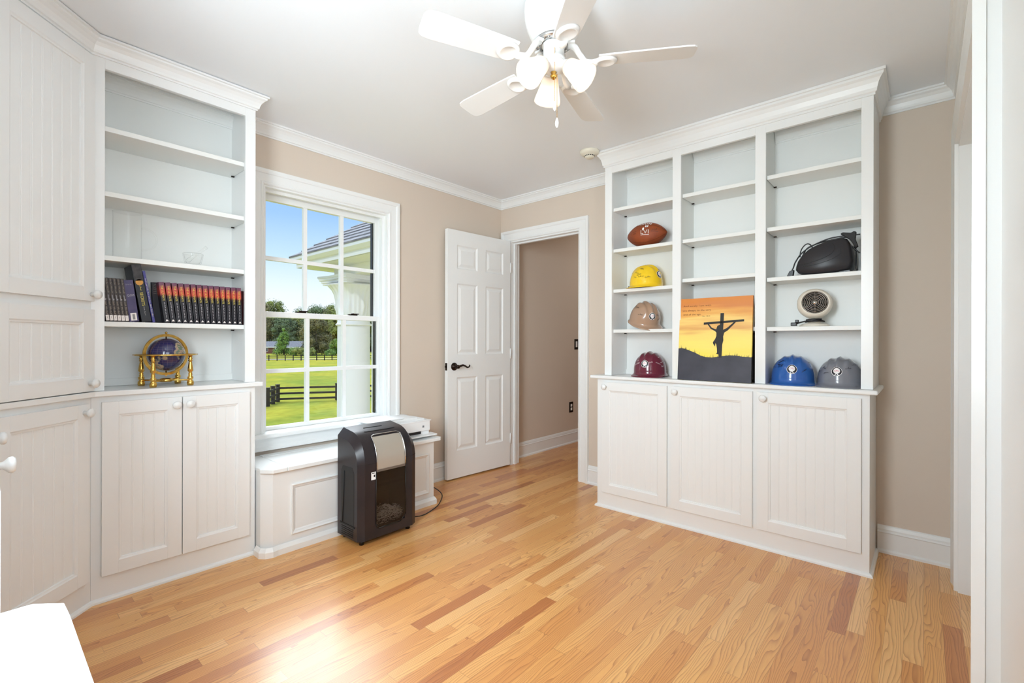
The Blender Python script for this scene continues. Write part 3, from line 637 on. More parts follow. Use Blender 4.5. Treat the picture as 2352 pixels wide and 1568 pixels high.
# light kit
m = MB(); m.lathe([(0.046, -0.232), (0.050, -0.240), (0.048, -0.252), (0.030, -0.262), (0.018, -0.266), (0, -0.266)], n=32)
SH = math.radians(48)
HEADS = [YAW + math.radians(7) + k * 2 * PI / 3 for k in range(3)]
for a in HEADS:
    ca, sa = math.cos(a), math.sin(a)
    m.tube([(0.03 * ca, 0.03 * sa, -0.243), (0.05 * ca, 0.05 * sa, -0.246), (0.062 * ca, 0.062 * sa, -0.256)], [0.016, 0.017, 0.024], 14)
m.build('light_kit', FANW, fan)
m = MB(); m.lathe([(0.008, -0.262), (0.012, -0.268), (0.008, -0.274), (0.014, -0.281), (0.010, -0.288), (0.004, -0.294), (0, -0.296)], n=16); m.build('finial', GOLD, fan)
for i, a in enumerate(HEADS):
    ca, sa = math.cos(a), math.sin(a); d = Vector((ca * math.sin(SH), sa * math.sin(SH), -math.cos(SH)))
    q = d.to_track_quat('Z', 'Y').to_matrix().to_4x4(); o = Vector((0.052 * ca, 0.052 * sa, -0.250))
    m = MB(); pr = [(0.024, 0.0), (0.030, 0.008), (0.033, 0.02), (0.036, 0.035), (0.041, 0.055), (0.047, 0.075), (0.052, 0.092), (0.0535, 0.102)]
    m.lathe(pr, o, 96, q, rib=0.012); sh = m.build('lamp_shade', SHADE, fan)
    so = sh.modifiers.new('solid', 'SOLIDIFY'); so.thickness = 0.002
    m = MB(); m.lathe([(0.018, -0.004), (0.02, 0.004), (0.013, 0.012), (0.013, 0.028)], o, 16, q); m.build('socket', FANW, sh)
    m = MB(); m.lathe([(0.011, 0.026), (0.014, 0.036), (0.019, 0.048), (0.0205, 0.058), (0.017, 0.069), (0.009, 0.077), (0, 0.079)], o, 18, q); m.build('bulb', BULB, sh)
    p = o + d * 0.075 + Vector((FX, FY, CZ))
    lamp('fan_bulb_light', 'POINT', p, 0.5, (1.0, 0.93, 0.84), shadow_soft_size=0.03)
for (dx, dy, z0, z1) in ((-0.034, -0.030, -0.20, -0.400), (-0.028, -0.036, -0.30, -0.462)):
    m = MB(); q = z0
    while q > z1: m.sphere((dx, dy, q), 0.0016, 6, 4); q -= 0.0042
    pc = m.build('pull_chain', GOLD, fan)
    m = MB(); m.lathe([(0.002, z1), (0.005, z1 - 0.008), (0.0075, z1 - 0.02), (0.006, z1 - 0.03), (0.003, z1 - 0.036), (0, z1 - 0.038)], (dx, dy, 0), 12); m.build('chain_pull', FANW, pc)
# smoke detector
sd = tag(empty('smoke_detector', (2.775, 1.725, CZ)), 'round white smoke detector on the ceiling near the right bookcase', 'smoke detector')
CREAM = mat('aged_white_plastic', (232, 228, 212), 0.45)
m = MB(); m.lathe([(0.066, 0), (0.066, -0.006), (0.060, -0.018), (0.050, -0.026), (0.034, -0.028), (0.032, -0.040), (0.026, -0.046), (0, -0.047)], n=36); m.build('housing', CREAM, sd)
m = MB()
for k in range(16):
    a = 2 * PI * k / 16; c, s_ = math.cos(a), math.sin(a); m.obox((0.0332 * c, 0.0332 * s_, -0.034), (0.0008 * c, 0.0008 * s_, 0), (-0.0035 * s_, 0.0035 * c, 0), (0, 0, 0.003))
m.build('vent_slots', DARKP, sd)

# ================================================================== SHREDDER
SHB = mat('shredder_black', (30, 27, 32), 0.33, noise=(6, (44, 36, 38)))
SHG = mat('shredder_silver', (188, 180, 168), 0.35, metal=0.5)
shr = tag(empty('paper_shredder', (1.385, 2.313, 0)), 'black paper shredder with clear window showing paper shreds, before the window seat', 'shredder')
full = [(0.228, 0.028), (0.0, 0.028), (0.0, 0.085), (0.0, 0.408), (0.0, 0.455), (0.008, 0.502), (0.030, 0.552), (0.070, 0.592), (0.125, 0.615), (0.228, 0.630)]
side = [(0.228, 0.028), (0.020, 0.028), (0.020, 0.085), (0.020, 0.408), (0.020, 0.448), (0.027, 0.485), (0.046, 0.523), (0.080, 0.552), (0.130, 0.572), (0.228, 0.590)]
xsx = [(0.0, side), (0.036, full), (0.108, full), (0.300, full), (0.354, full), (0.390, side)]
def densify(P, i0=4, i1=8, n=4):
    out = P[:i0]
    for i in range(i0, i1):
        p0, p1, p2, p3 = P[max(i - 1, 0)], P[i], P[i + 1], P[min(i + 2, len(P) - 1)]
        for k in range(n):
            t = k / n; out.append(tuple(0.5 * (2 * b + (c - a) * t + (2 * a - 5 * b + 4 * c - d) * t * t + (3 * b - a - 3 * c + d) * t ** 3) for a, b, c, d in zip(p0, p1, p2, p3)))
    return out + P[i1:]
full, side = densify(full), densify(side); xsx = [(x, full if 0.01 < x < 0.38 else side) for x, p in xsx]
m = MB(); vs = [(x, y, z) for x, p in xsx for (y, z) in p]; k = len(full); fs = []
for i in range(5):
    for j in range(k - 1):
        if i == 2 and j == 2: continue
        fs.append((i * k + j, (i + 1) * k + j, (i + 1) * k + j + 1, i * k + j + 1))
fs.append(tuple(range(k))); fs.append(tuple(5 * k + j for j in range(k))[::-1])
for i in range(5): fs.append((i * k + k - 1, (i + 1) * k + k - 1, (i + 1) * k, i * k))
m.add(vs, [f[::-1] for f in fs], True)
body = m.build('body', SHB, shr); es_ = body.modifiers.new('split', 'EDGE_SPLIT'); es_.split_angle = math.radians(22)
m = MB()   # bin cavity
a, b, c, d = 0.108, 0.300, 0.085, 0.408; D = 0.16
m.add([(a, 0, c), (b, 0, c), (b, 0, d), (a, 0, d), (a, D, c), (b, D, c), (b, D, d), (a, D, d)], [(0, 1, 5, 4), (1, 2, 6, 5), (2, 3, 7, 6), (3, 0, 4, 7), (4, 5, 6, 7)])
m.build('bin', mat('bin_inside', (40, 38, 40), 0.35), shr)
m = MB(); m.prism([(a - 0.002, c + 0.02), (a + 0.012, c - 0.004), (b - 0.03, c - 0.004), (b + 0.002, c + 0.03), (b + 0.002, d), (a - 0.002, d)], -0.004, -0.002, 'y'); m.build('clear_window', glass('smoked_window', (0.62, 0.60, 0.60), 1.45, 0.02), shr)
m = MB(); 
for (p, q) in (((a - 0.003, 0.40), (a - 0.003, c + 0.02)), ((a - 0.003, c + 0.02), (a + 0.012, c - 0.006)), ((a + 0.012, c - 0.006), (b - 0.03, c - 0.006)), ((b - 0.03, c - 0.006), (b + 0.004, c + 0.03)), ((b + 0.004, c + 0.03), (b + 0.004, 0.40))):
    m.tube([(p[0], -0.003, p[1]), (q[0], -0.003, q[1])], 0.0025, 6)
m.build('window_rim', BLACK, shr)
rnd = random.Random(3); m = MB()
for i in range(900):
    x = rnd.uniform(a + 0.008, b - 0.008); y = rnd.uniform(0.004, 0.10); z = c + 0.006 + rnd.random() ** 0.8 * (0.075 + 0.012 * math.sin(x * 40)) ; L_ = rnd.uniform(0.008, 0.022); th = rnd.uniform(0, PI); pz = rnd.uniform(-0.7, 0.7)
    dx, dy, dz = math.cos(th) * L_ / 2, math.sin(th) * L_ / 5, pz * L_ / 2; wv = 0.0011
    x0, x1 = max(a + 0.002, x - dx), min(b - 0.002, x + dx)
    m.add([(x0, max(y - dy, 0.001), z - dz), (x1, max(y + dy, 0.001), z + dz), (x1, max(y + dy, 0.001), z + dz + 2 * wv), (x0, max(y - dy, 0.001), z - dz + 2 * wv)], [(0, 1, 2, 3)])
o = m.build('paper_shreds', mat('shred_paper', (225, 218, 205), 0.8), shr); o['kind'] = 'stuff'
# silver band down the middle of the hood, clear lip, seams, slots
m = MB(); st_ = [(0.0, 0.408)] + [p for p in full if 0.44 < p[1] < 0.588 and p[0] < 0.07]
vs = []; 
for i, (y, z) in enumerate(st_): vs += [(0.108, y - 0.003, z + 0.0005), (0.300 + 0.0, y - 0.003, z + 0.0005)]
m.add(vs, [(2 * i, 2 * i + 1, 2 * i + 3, 2 * i + 2) for i in range(len(st_) - 1)], True); m.box(0.108, 0.300, -0.003, 0.0, 0.395, 0.409); band = m.build('bag_door', SHG, shr)
m = MB(); m.tube([(0.300, y - 0.006, z + 0.001) for (y, z) in st_] , 0.004, 8); m.tube([(0.108, y - 0.005, z + 0.001) for (y, z) in st_], 0.0022, 8)
m.tube([(0.108, 0.056, 0.588), (0.130, 0.066, 0.594), (0.28, 0.066, 0.594), (0.300, 0.056, 0.588)], 0.003, 8); m.build('clear_lip', CHROME, band)
m = MB(); m.box(0.036, 0.354, -0.0008, 0.001, 0.4465, 0.4495); m.obox((0.018, 0.010, 0.448), (0.018, -0.0105, 0), (0.001, 0.001, 0), (0, 0, 0.0014)); m.obox((0.372, 0.010, 0.448), (0.018, 0.0105, 0), (-0.001, 0.001, 0), (0, 0, 0.0014)); m.build('hood_seam', DARKP, shr)
m = MB(); m.prism([(0.100, 0.1005), (0.290, 0.1005), (0.297, 0.104), (0.290, 0.110), (0.100, 0.110), (0.093, 0.105)], 0.6045, 0.6115); 
m.prism([(0.125, 0.158), (0.245, 0.158), (0.248, 0.161), (0.245, 0.164), (0.125, 0.164), (0.122, 0.161)], 0.617, 0.6225); m.build('feed_slot', DARKP, shr)
m = MB(); m.prism([(0.050, 0.10), (0.19, 0.10), (0.19, 0.40), (0.17, 0.43), (0.07, 0.43), (0.05, 0.40)], -0.0012, 0.004, 'x'); m.build('side_recess', mat('recess_black', (18, 17, 18), 0.45), shr, bevel=0.002)
m = MB(); m.box(-0.004, 0.0, 0.045, 0.195, 0.098, 0.106); m.tube([(-0.002, 0.17, 0.11), (-0.002, 0.155, 0.40)], 0.003, 6)
for i in range(5): m.box(-0.003, 0, 0.06, 0.18, 0.040 + 0.011 * i, 0.044 + 0.011 * i)
m.build('side_vent', DARKP, shr)
m = MB(); m.box(0.075, 0.103, -0.0012, 0, 0.357, 0.400); st = m.build('sticker', PAPER, shr)
m = MB(); m.box(0.080, 0.098, -0.0018, -0.0012, 0.392, 0.396); m.box(0.090, 0.099, -0.0018, -0.0012, 0.372, 0.384); m.build('sticker_print', BLACK, st)
for (x, y) in ((0.04, 0.04), (0.35, 0.04), (0.04, 0.21), (0.35, 0.21)):
    m = MB(); m.lathe([(0.014, 0), (0.014, 0.03)], (x, y, 0), 12); m.build('caster', BLACK, shr)

# ================================================================== PRINTER, PAPERS, CORDS
PRW = mat('printer_white', (240, 241, 242), 0.35)
pr_ = tag(empty('printer', (1.60, 2.62, 0.461)), 'white flat printer at the right end of the window seat, papers on top', 'printer')
m = MB(); m.prism([(0.0, 0.012), (0.01, 0.0), (0.52, 0.0), (0.53, 0.012), (0.53, 0.235), (0, 0.235)], 0.046, 0.112); m.build('body', PRW, pr_, bevel=0.003)
m = MB(); m.box(0.01, 0.52, 0.01, 0.235, 0, 0.046); m.build('base', PRW, pr_, bevel=0.002)
m = MB(); m.box(0.10, 0.44, -0.003, 0.012, 0.030, 0.046); m.build('output_slot', DARKP, pr_)
m = MB(); m.prism([(0.08, -0.035), (0.55, -0.045), (0.56, 0.0), (0.56, 0.04), (0.08, 0.04)], 0.014, 0.022); m.build('output_tray', PRW, pr_, bevel=0.002)
m = MB(); m.box(0.455, 0.47, -0.0008, 0.0, 0.070, 0.084); m.build('badge', mat('badge_grey', (120, 122, 128), 0.4), pr_)
m = MB(); m.box(-0.002, 0.532, -0.002, 0.237, 0.112, 0.118); m.build('scanner_lid', PRW, pr_, bevel=0.002)
def sheets(x, y, z, w_, h_, t, rz, label):
    o = MB(); rnd = random.Random(int(x * 999)); k = max(2, int(t / 0.0022)); 
    for i in range(k):
        a = rnd.uniform(-0.03, 0.03); c, s_ = math.cos(a), math.sin(a); ox, oy = rnd.uniform(-0.004, 0.004), rnd.uniform(-0.004, 0.004)
        o.obox((ox, oy, t * (i + 0.5) / k), (w_ / 2 * c, w_ / 2 * s_, 0), (-h_ / 2 * s_, h_ / 2 * c, 0), (0, 0, t / k * 0.42))
    ob = o.build('paper_stack', PAPER); ob.location = (x, y, z); ob.rotation_euler = (0, 0, rz); tag(ob, label, 'papers', 'paper stacks on the printer'); return ob
PZ = 0.461 + 0.1185
sheets(1.90, 2.745, PZ, 0.38, 0.20, 0.012, 0.02, 'lower stack of white papers lying on the printer lid')
sheets(1.865, 2.75, PZ + 0.0125, 0.34, 0.19, 0.008, -0.03, 'middle stack of white papers on the printer, shifted left')
sheets(1.80, 2.76, PZ + 0.021, 0.27, 0.19, 0.007, 0.08, 'topmost small stack of white papers on the printer, nearest the window')
CORD = mat('cord_black', (38, 34, 32), 0.5)
m = MB(); m.cord([(2.150, 2.70, 0.487), (2.185, 2.72, 0.484), (2.24, 2.80, 0.45), (2.262, 2.85, 0.36), (2.262, 2.88, 0.2), (2.258, 2.86, 0.06), (2.25, 2.82, 0.012), (2.20, 2.76, 0.03), (2.165, 2.74, 0.06)], 0.0035, 8)
tag(m.build('power_cord', CORD), 'black power cord looping from the printer down beside the door', 'cord')
m = MB(); m.cord([(2.150, 2.68, 0.40), (2.170, 2.68, 0.36), (2.185, 2.68, 0.30), (2.165, 2.68, 0.24), (2.150, 2.68, 0.20)], 0.003, 8); m.cord([(2.150, 2.68, 0.31), (2.165, 2.68, 0.335), (2.172, 2.68, 0.36)], 0.003, 8)
tag(m.build('power_cord', CORD), 'short black cord curling beside the right end of the window seat', 'cord')
m = MB(); m.cord([(2.150, 2.66, 0.10), (2.19, 2.62, 0.07), (2.20, 2.58, 0.035), (2.12, 2.52, 0.008), (2.02, 2.47, 0.006), (1.92, 2.44, 0.006), (1.84, 2.44, 0.02), (1.776, 2.45, 0.06)], 0.0035, 8)
tag(m.build('power_cord', CORD), 'black shredder cord lying on the floor in front of the window seat', 'cord')

# ================================================================== THINGS ON THE LEFT BOOKCASE
BW_ = mat('book_brown', (46, 36, 32), 0.45, noise=(30, (60, 48, 42)))
BK = mat('book_black', (18, 18, 24), 0.4); BP = mat('book_purple', (70, 58, 100), 0.4, noise=(25, (52, 42, 84)))
BBL = mat('book_blue', (62, 58, 128), 0.3); BG = mat('book_grey', (52, 52, 56), 0.55); CRM = mat('book_pages', (222, 214, 196), 0.8)
YEL = mat('gilt_yellow', (222, 200, 90), 0.5); LGR = mat('print_grey', (176, 172, 176), 0.6); LBL = mat('label_white', (232, 226, 222), 0.6); BRT = mat('print_tan', (150, 138, 124), 0.6); GL = mat('amber_print', (200, 142, 62), 0.5)
SUNS = bpy.data.materials.new('book_sunset_spine'); SUNS.use_nodes = True; n_ = SUNS.node_tree; b_ = n_.nodes['Principled BSDF']; b_.inputs['Roughness'].default_value = 0.35
g_ = n_.nodes.new('ShaderNodeTexCoord'); s_ = n_.nodes.new('ShaderNodeSeparateXYZ'); n_.links.new(g_.outputs['Generated'], s_.inputs[0]); r_ = n_.nodes.new('ShaderNodeValToRGB'); n_.links.new(s_.outputs[2], r_.inputs[0]); n_.links.new(r_.outputs[0], b_.inputs['Base Color'])
r_.color_ramp.elements[0].position = 0; r_.color_ramp.elements[0].color = srgb(22, 20, 30); r_.color_ramp.elements[1].position = 1; r_.color_ramp.elements[1].color = srgb(96, 62, 88)
for p, c in ((0.60, (24, 22, 28)), (0.66, (60, 26, 24)), (0.72, (190, 66, 46)), (0.84, (176, 62, 56)), (0.93, (112, 60, 78))):
    e = r_.color_ramp.elements.new(p); e.color = srgb(*c)
SHZ = 1.214
def book(x, t, h, d, lean, cover, label, group=None, yf=2.70, ytext=None):
    """upright book: origin at the lower left of the spine; lean in radians (positive leans left at the top)"""
    o = empty('book', (x, yf, SHZ + (t * math.sin(abs(lean)) if lean < 0 else 0.0005))); o.rotation_euler = (0, -lean, 0); tag(o, label, 'book', group)
    m = MB(); m.box(0, t, 0, 0.0035, 0, h); m.box(0, 0.0016, 0.003, d, 0, h); m.box(t - 0.0016, t, 0.003, d, 0, h); m.build('cover', cover, o, bevel=0.0006)
    m = MB(); m.box(0.0018, t - 0.0018, 0.0038, d - 0.004, 0.002, h - 0.002); m.build('pages', CRM, o); return o
def spine(o, mat_, geo, zc, t, name='spine_print', vertical=True):
    """print on the spine; text runs downwards"""
    m = MB()
    if vertical: flat(m, geo, (t / 2, 0, zc), (0, 0, -1), (1, 0, 0))
    else: flat(m, geo, (t / 2, 0, zc), (1, 0, 0), (0, 0, 1))
    for i, v in enumerate(m.v): m.v[i] = (v[0], -0.0005, v[2])
    return m.build(name, mat_, o)
def scale(g, sx, sy=None): return ([(a * sx, b * (sy or sx)) for a, b in g[0]], g[1])
def fitw(g, w_, h_=None):
    xs = [a for a, b in g[0]]; ys = [b for a, b in g[0]]; cx, cy = (max(xs) + min(xs)) / 2, (max(ys) + min(ys)) / 2; k = w_ / (max(xs) - min(xs)); k2 = (h_ / (max(ys) - min(ys))) if h_ else k
    return ([((a - cx) * k, (b - cy) * k2) for a, b in g[0]], g[1])
ordn = ['leftmost', 'second from the left', 'third from the left', 'fourth from the left', 'fifth from the left', 'sixth from the left', 'seventh from the left', 'eighth from the left', 'ninth from the left', 'tenth from the left', 'eleventh from the left', 'twelfth from the left', 'thirteenth from the left', 'rightmost']
LEAN = 0.115
bx = 0.3785 + 0.007; proto = None
for i in range(6):
    lab = 'dark brown paperback with white label at its foot, %s of six' % (['leftmost', 'second from the left', 'third', 'fourth', 'fifth', 'rightmost'][i])
    if proto is None:
        t = 0.0128; proto = book(bx, t, 0.192, 0.13, 0.105, BW_, lab, 'dark brown paperbacks with white labels')
        spine(proto, LBL, ([(-0.0055, -0.012), (0.0055, -0.012), (0.0055, 0.012), (-0.0055, 0.012)], [(0, 1, 2, 3)]), 0.016, t, 'spine_label', False)
        spine(proto, BRT, scribble2d(0.07, 0.007, 4, 1, 0.0014, 4), 0.155, t); spine(proto, LGR, scribble2d(0.03, 0.008, 5, 1, 0.002, 1), 0.103, t); spine(proto, BRT, scribble2d(0.022, 0.006, 6, 1, 0.003, 1), 0.078, t); spine(proto, BRT, scribble2d(0.04, 0.007, 8, 1, 0.0016, 2), 0.045, t)
        spine(proto, BLACK, scribble2d(0.012, 0.006, 9, 1, 0.0012, 1), 0.016, t, 'label_print')
    else:
        c = copy_tree(proto); c.location.x = bx; c['label'] = lab
    bx += 0.0135
bx = 0.3785 + 0.007 + 6 * 0.0135 + 0.001
t = 0.034; o = book(bx, t, 0.188, 0.14, 0.125, BP, 'thick purple paperback with a white barcode label, right of the brown set')
spine(o, LGR, fitw(text2d('QSM'), 0.026, 0.011), 0.118, t, 'spine_print', False); spine(o, LGR, scribble2d(0.024, 0.006, 11, 2, 0.0008, 3), 0.168, t, 'spine_print', False)
g = spine(o, LBL, ([(-0.011, -0.017), (0.011, -0.017), (0.011, 0.017), (-0.011, 0.017)], [(0, 1, 2, 3)]), 0.022, t, 'barcode_label', False)
m = MB()
for k in range(9): m.box(t / 2 - 0.004 + k * 0.001, t / 2 - 0.0035 + k * 0.001, -0.0009, -0.0005, 0.01, 0.034)
m.build('barcode', BLACK, o)
t = 0.036; o = book(0.5115, t, 0.262, 0.15, 0.155, BK, 'tall thick black book with amber and yellow spine lettering, leaning left')
spine(o, mat('spine_stone', (66, 60, 60), 0.5, noise=(60, (40, 36, 36))), ([(-0.015, -0.035), (0.015, -0.035), (0.015, 0.035), (-0.015, 0.035)], [(0, 1, 2, 3)]), 0.224, t, 'spine_picture', False)
spine(o, GL, disc2d(0.014), 0.182, t, 'spine_emblem', False); spine(o, YEL, fitw(text2d('SECRETS'), 0.062, 0.011), 0.105, t); spine(o, LGR, scribble2d(0.05, 0.008, 13, 1, 0.0013, 2), 0.046, t); spine(o, YEL, scribble2d(0.028, 0.008, 14, 1, 0.0012, 2), 0.153, t)
t = 0.010; o = book(0.5515, t, 0.238, 0.15, 0.165, BBL, 'thin shiny blue book leaning left against the tall black book')
spine(o, LBL, scribble2d(0.19, 0.0055, 15, 1, 0.0018, 9), 0.11, t)
# grey book turned face out
o = empty('book', (0.5650, 2.745, SHZ)); o.rotation_euler = (0, -0.05, 0.25); tag(o, 'dark grey book turned cover outward behind the blue book', 'book')
m = MB(); m.box(0, 0.055, 0, 0.012, 0.0005, 0.192); m.build('cover', BG, o, bevel=0.0006)
m = MB(); flat(m, scribble2d(0.045, 0.05, 17, 5, 0.001, 3), (0.0275, -0.0006, 0.16), (1, 0, 0), (0, 0, 1)); m.build('cover_print', BRT, o)
proto = None; n = 14; x0, x1 = 0.5975, 0.9130
for i in range(n):
    x = x0 + (x1 - x0) * i / (n - 1) - 0.0
    lean = 0.095 * (1 - i / (n - 1)) ** 1 + 0.035
    lab = 'black book with red sunset spine top, %s of the fourteen alike' % ordn[i]
    if proto is None:
        t = 0.0205; proto = book(x, t, 0.192, 0.13, lean, SUNS, lab, 'black books with red sunset spines')
        spine(proto, YEL, fitw(text2d('THE ULTIMATE'), 0.072, 0.0085), 0.140, t); spine(proto, LGR, scribble2d(0.082, 0.0055, 21, 1, 0.0013, 5), 0.056, t)
        spine(proto, LBL, ([(-0.006, -0.004), (0.006, -0.004), (0, 0.006)], [(0, 1, 2)]), 0.011, t, 'publisher_mark', False)
    else:
        c = copy_tree(proto); c.location.x = x; c['label'] = lab; c.rotation_euler = (0, -lean, 0)
o = book(0.9365, 0.0200, 0.180, 0.12, 0.03, mat('book_maroon', (84, 34, 40), 0.4), 'dark maroon book at the far right end of the book shelf', None, 2.735); o.location.x = 0.9375

# glass jug, mortar and pestle
def solidglass():
    m = bpy.data.materials.new('clear_glass'); m.use_nodes = True; b = m.node_tree.nodes['Principled BSDF']
    b.inputs['Transmission Weight'].default_value = 1; b.inputs['Roughness'].default_value = 0.02; b.inputs['IOR'].default_value = 1.2; b.inputs['Base Color'].default_value = (1, 1, 1, 1); return m
CLG = glass('clear_glassware', (0.995, 0.995, 0.992), 1.28, 0.03, 0.0)
jug = tag(empty('glass_jug', (0.475, 2.80, 1.504)), 'tall clear glass jug with a curved handle on the shelf above the books', 'jug')
m = MB(); m.lathe([(0, 0.003), (0.050, 0.003), (0.053, 0.01), (0.053, 0.21), (0.055, 0.222)], n=40); m.build('jug_body', CLG, jug)
m = MB(); hp = [(0.050, -0.012, 0.155), (0.062, -0.012, 0.157)] + [(0.062 + 0.047 * math.sin(a), -0.012, 0.107 + 0.050 * math.cos(a)) for a in [0.25 + k * 0.24 for k in range(11)]] + [(0.060, -0.012, 0.055), (0.050, -0.012, 0.053)]
m.tube(hp, 0.0042, 10); m.build('handle', CLG, jug)
mo = tag(empty('glass_mortar', (0.735, 2.79, 1.504)), 'small clear glass mortar bowl right of the glass jug', 'mortar')
m = MB(); m.lathe([(0, 0), (0.026, 0), (0.030, 0.008), (0.036, 0.02), (0.041, 0.04), (0.045, 0.062), (0.044, 0.066), (0.040, 0.062), (0.036, 0.04), (0.028, 0.018), (0.0, 0.012)], n=36); m.build('bowl', CLG, mo)
m = MB(); m.tube([(0.712, 2.79, 1.532), (0.745, 2.79, 1.565), (0.775, 2.79, 1.592), (0.795, 2.79, 1.612)], [0.010, 0.007, 0.006, 0.0085], 12); tag(m.build('glass_pestle', CLG), 'clear glass pestle leaning in the glass mortar', 'pestle')

# globe on a brass stand
GLB = bpy.data.materials.new('gemstone_globe'); GLB.use_nodes = True; n_ = GLB.node_tree; b_ = n_.nodes['Principled BSDF']; b_.inputs['Roughness'].default_value = 0.15; b_.inputs['Coat Weight'].default_value = 0.6
def gnode(t, **k):
    x = n_.nodes.new(t)
    for a, c in k.items(): setattr(x, a, c)
    return x
g_ = gnode('ShaderNodeTexCoord'); nz = gnode('ShaderNodeTexNoise'); nz.inputs['Scale'].default_value = 11; nz.inputs['Detail'].default_value = 4; n_.links.new(g_.outputs['Object'], nz.inputs['Vector'])
r1 = gnode('ShaderNodeValToRGB'); r1.color_ramp.interpolation = 'CONSTANT'; n_.links.new(nz.outputs['Fac'], r1.inputs[0]); r1.color_ramp.elements[0].color = srgb(28, 26, 78); r1.color_ramp.elements[0].position = 0
r1.color_ramp.elements[1].position = 0.53; r1.color_ramp.elements[1].color = srgb(120, 120, 100)
for p, c in ((0.545, (178, 150, 122)), (0.60, (106, 124, 96)), (0.63, (196, 170, 150)), (0.66, (90, 130, 160))):
    e = r1.color_ramp.elements.new(p); e.color = srgb(*c)
sx = gnode('ShaderNodeSeparateXYZ'); n_.links.new(g_.outputs['Object'], sx.inputs[0])
def gm(op, a, b=None):
    x = gnode('ShaderNodeMath', operation=op)
    for i, v in enumerate((a, b)):
        if v is None: continue
        if isinstance(v, (int, float)): x.inputs[i].default_value = v
        else: n_.links.new(v, x.inputs[i])
    return x.outputs[0]
lon = gm('LESS_THAN', gm('ABSOLUTE', gm('SUBTRACT', gm('FRACT', gm('MULTIPLY', gm('ARCTAN2', sx.outputs[1], sx.outputs[0]), 24 / (2 * PI))), 0.5)), 0.028)
lat = gm('LESS_THAN', gm('ABSOLUTE', gm('SUBTRACT', gm('FRACT', gm('MULTIPLY', sx.outputs[2], 95.0)), 0.5)), 0.035)
mg = gnode('ShaderNodeMixRGB'); n_.links.new(gm('MAXIMUM', lon, lat), mg.inputs[0]); n_.links.new(r1.outputs[0], mg.inputs[1]); mg.inputs[2].default_value = srgb(96, 84, 104); n_.links.new(mg.outputs[0], b_.inputs['Base Color'])
gl = tag(empty('desk_globe', (0.622, 2.785, 0.9125), 0.25), 'dark blue gemstone globe in a brass stand on the left worktop', 'globe')
gc = Vector((0, 0, 0.150)); ro = Matrix.Rotation(0.25, 4, 'Y')
m = MB(); m.sphere((0, 0, 0), 0.079, 40, 24); o = m.build('globe_ball', GLB, gl); o.location = gc; o.rotation_euler = (0, 0.0, 0)
m = MB()
for (r_a, r_b, hh) in ((0.088, 0.100, 0.004),):
    prof_ = [(r_a, -hh), (r_b, -hh), (r_b, hh), (r_a, hh), (r_a, -hh)]; vs = []; nn = 56
    for k in range(nn):
        a = 2 * PI * k / nn
        for (r, q) in prof_[:4]: vs.append((r * math.cos(a), q, r * math.sin(a)))
    m.add([Vector(v) + gc for v in vs], [(k * 4 + i, k * 4 + (i + 1) % 4, ((k + 1) % nn) * 4 + (i + 1) % 4, ((k + 1) % nn) * 4 + i) for k in range(nn) for i in range(4)])
m.lathe([(0.003, 0.076), (0.003, 0.101), (0.006, 0.103), (0.005, 0.110), (0, 0.112)], gc, 10); m.lathe([(0.005, -0.104), (0.003, -0.1), (0.003, -0.076)], gc, 10)
m.build('meridian_ring', GOLD, gl)
m = MB(); m.lathe([(0.103, -0.0035), (0.128, -0.0035), (0.130, 0), (0.128, 0.0035), (0.103, 0.0035), (0.103, -0.0035)], gc, 12); o = m.build('horizon_ring', GOLD, gl)
LP_ = [(0.013, 0), (0.015, 0.010), (0.0135, 0.020), (0.008, 0.026), (0.012, 0.031), (0.013, 0.040), (0.007, 0.046), (0.010, 0.050), (0.007, 0.054), (0.009, 0.058), (0.006, 0.063), (0.0125, 0.072), (0.011, 0.085), (0.0075, 0.110), (0.006, 0.116), (0.010, 0.120), (0.007, 0.125), (0.010, 0.130), (0.007, 0.136), (0.009, 0.146)]
lg = None
for k in range(4):
    a = PI / 4 + k * PI / 2 - 0.15
    if lg is None: m = MB(); m.lathe(LP_, n=16); lg = m.build('leg', GOLD, gl); lo = lg
    else: lo = lg.copy(); COL.objects.link(lo)
    lo.location = (0.108 * math.cos(a), 0.108 * math.sin(a), 0)
m = MB()
for a in (PI / 4 - 0.15, 3 * PI / 4 - 0.15): m.tube([(0.108 * math.cos(a), 0.108 * math.sin(a), 0.026), (-0.108 * math.cos(a), -0.108 * math.sin(a), 0.026)], 0.004, 8)
m.lathe([(0.024, 0.018), (0.028, 0.022), (0.026, 0.032), (0.018, 0.036), (0, 0.036)], n=20); m.build('compass_base', GOLD, gl)

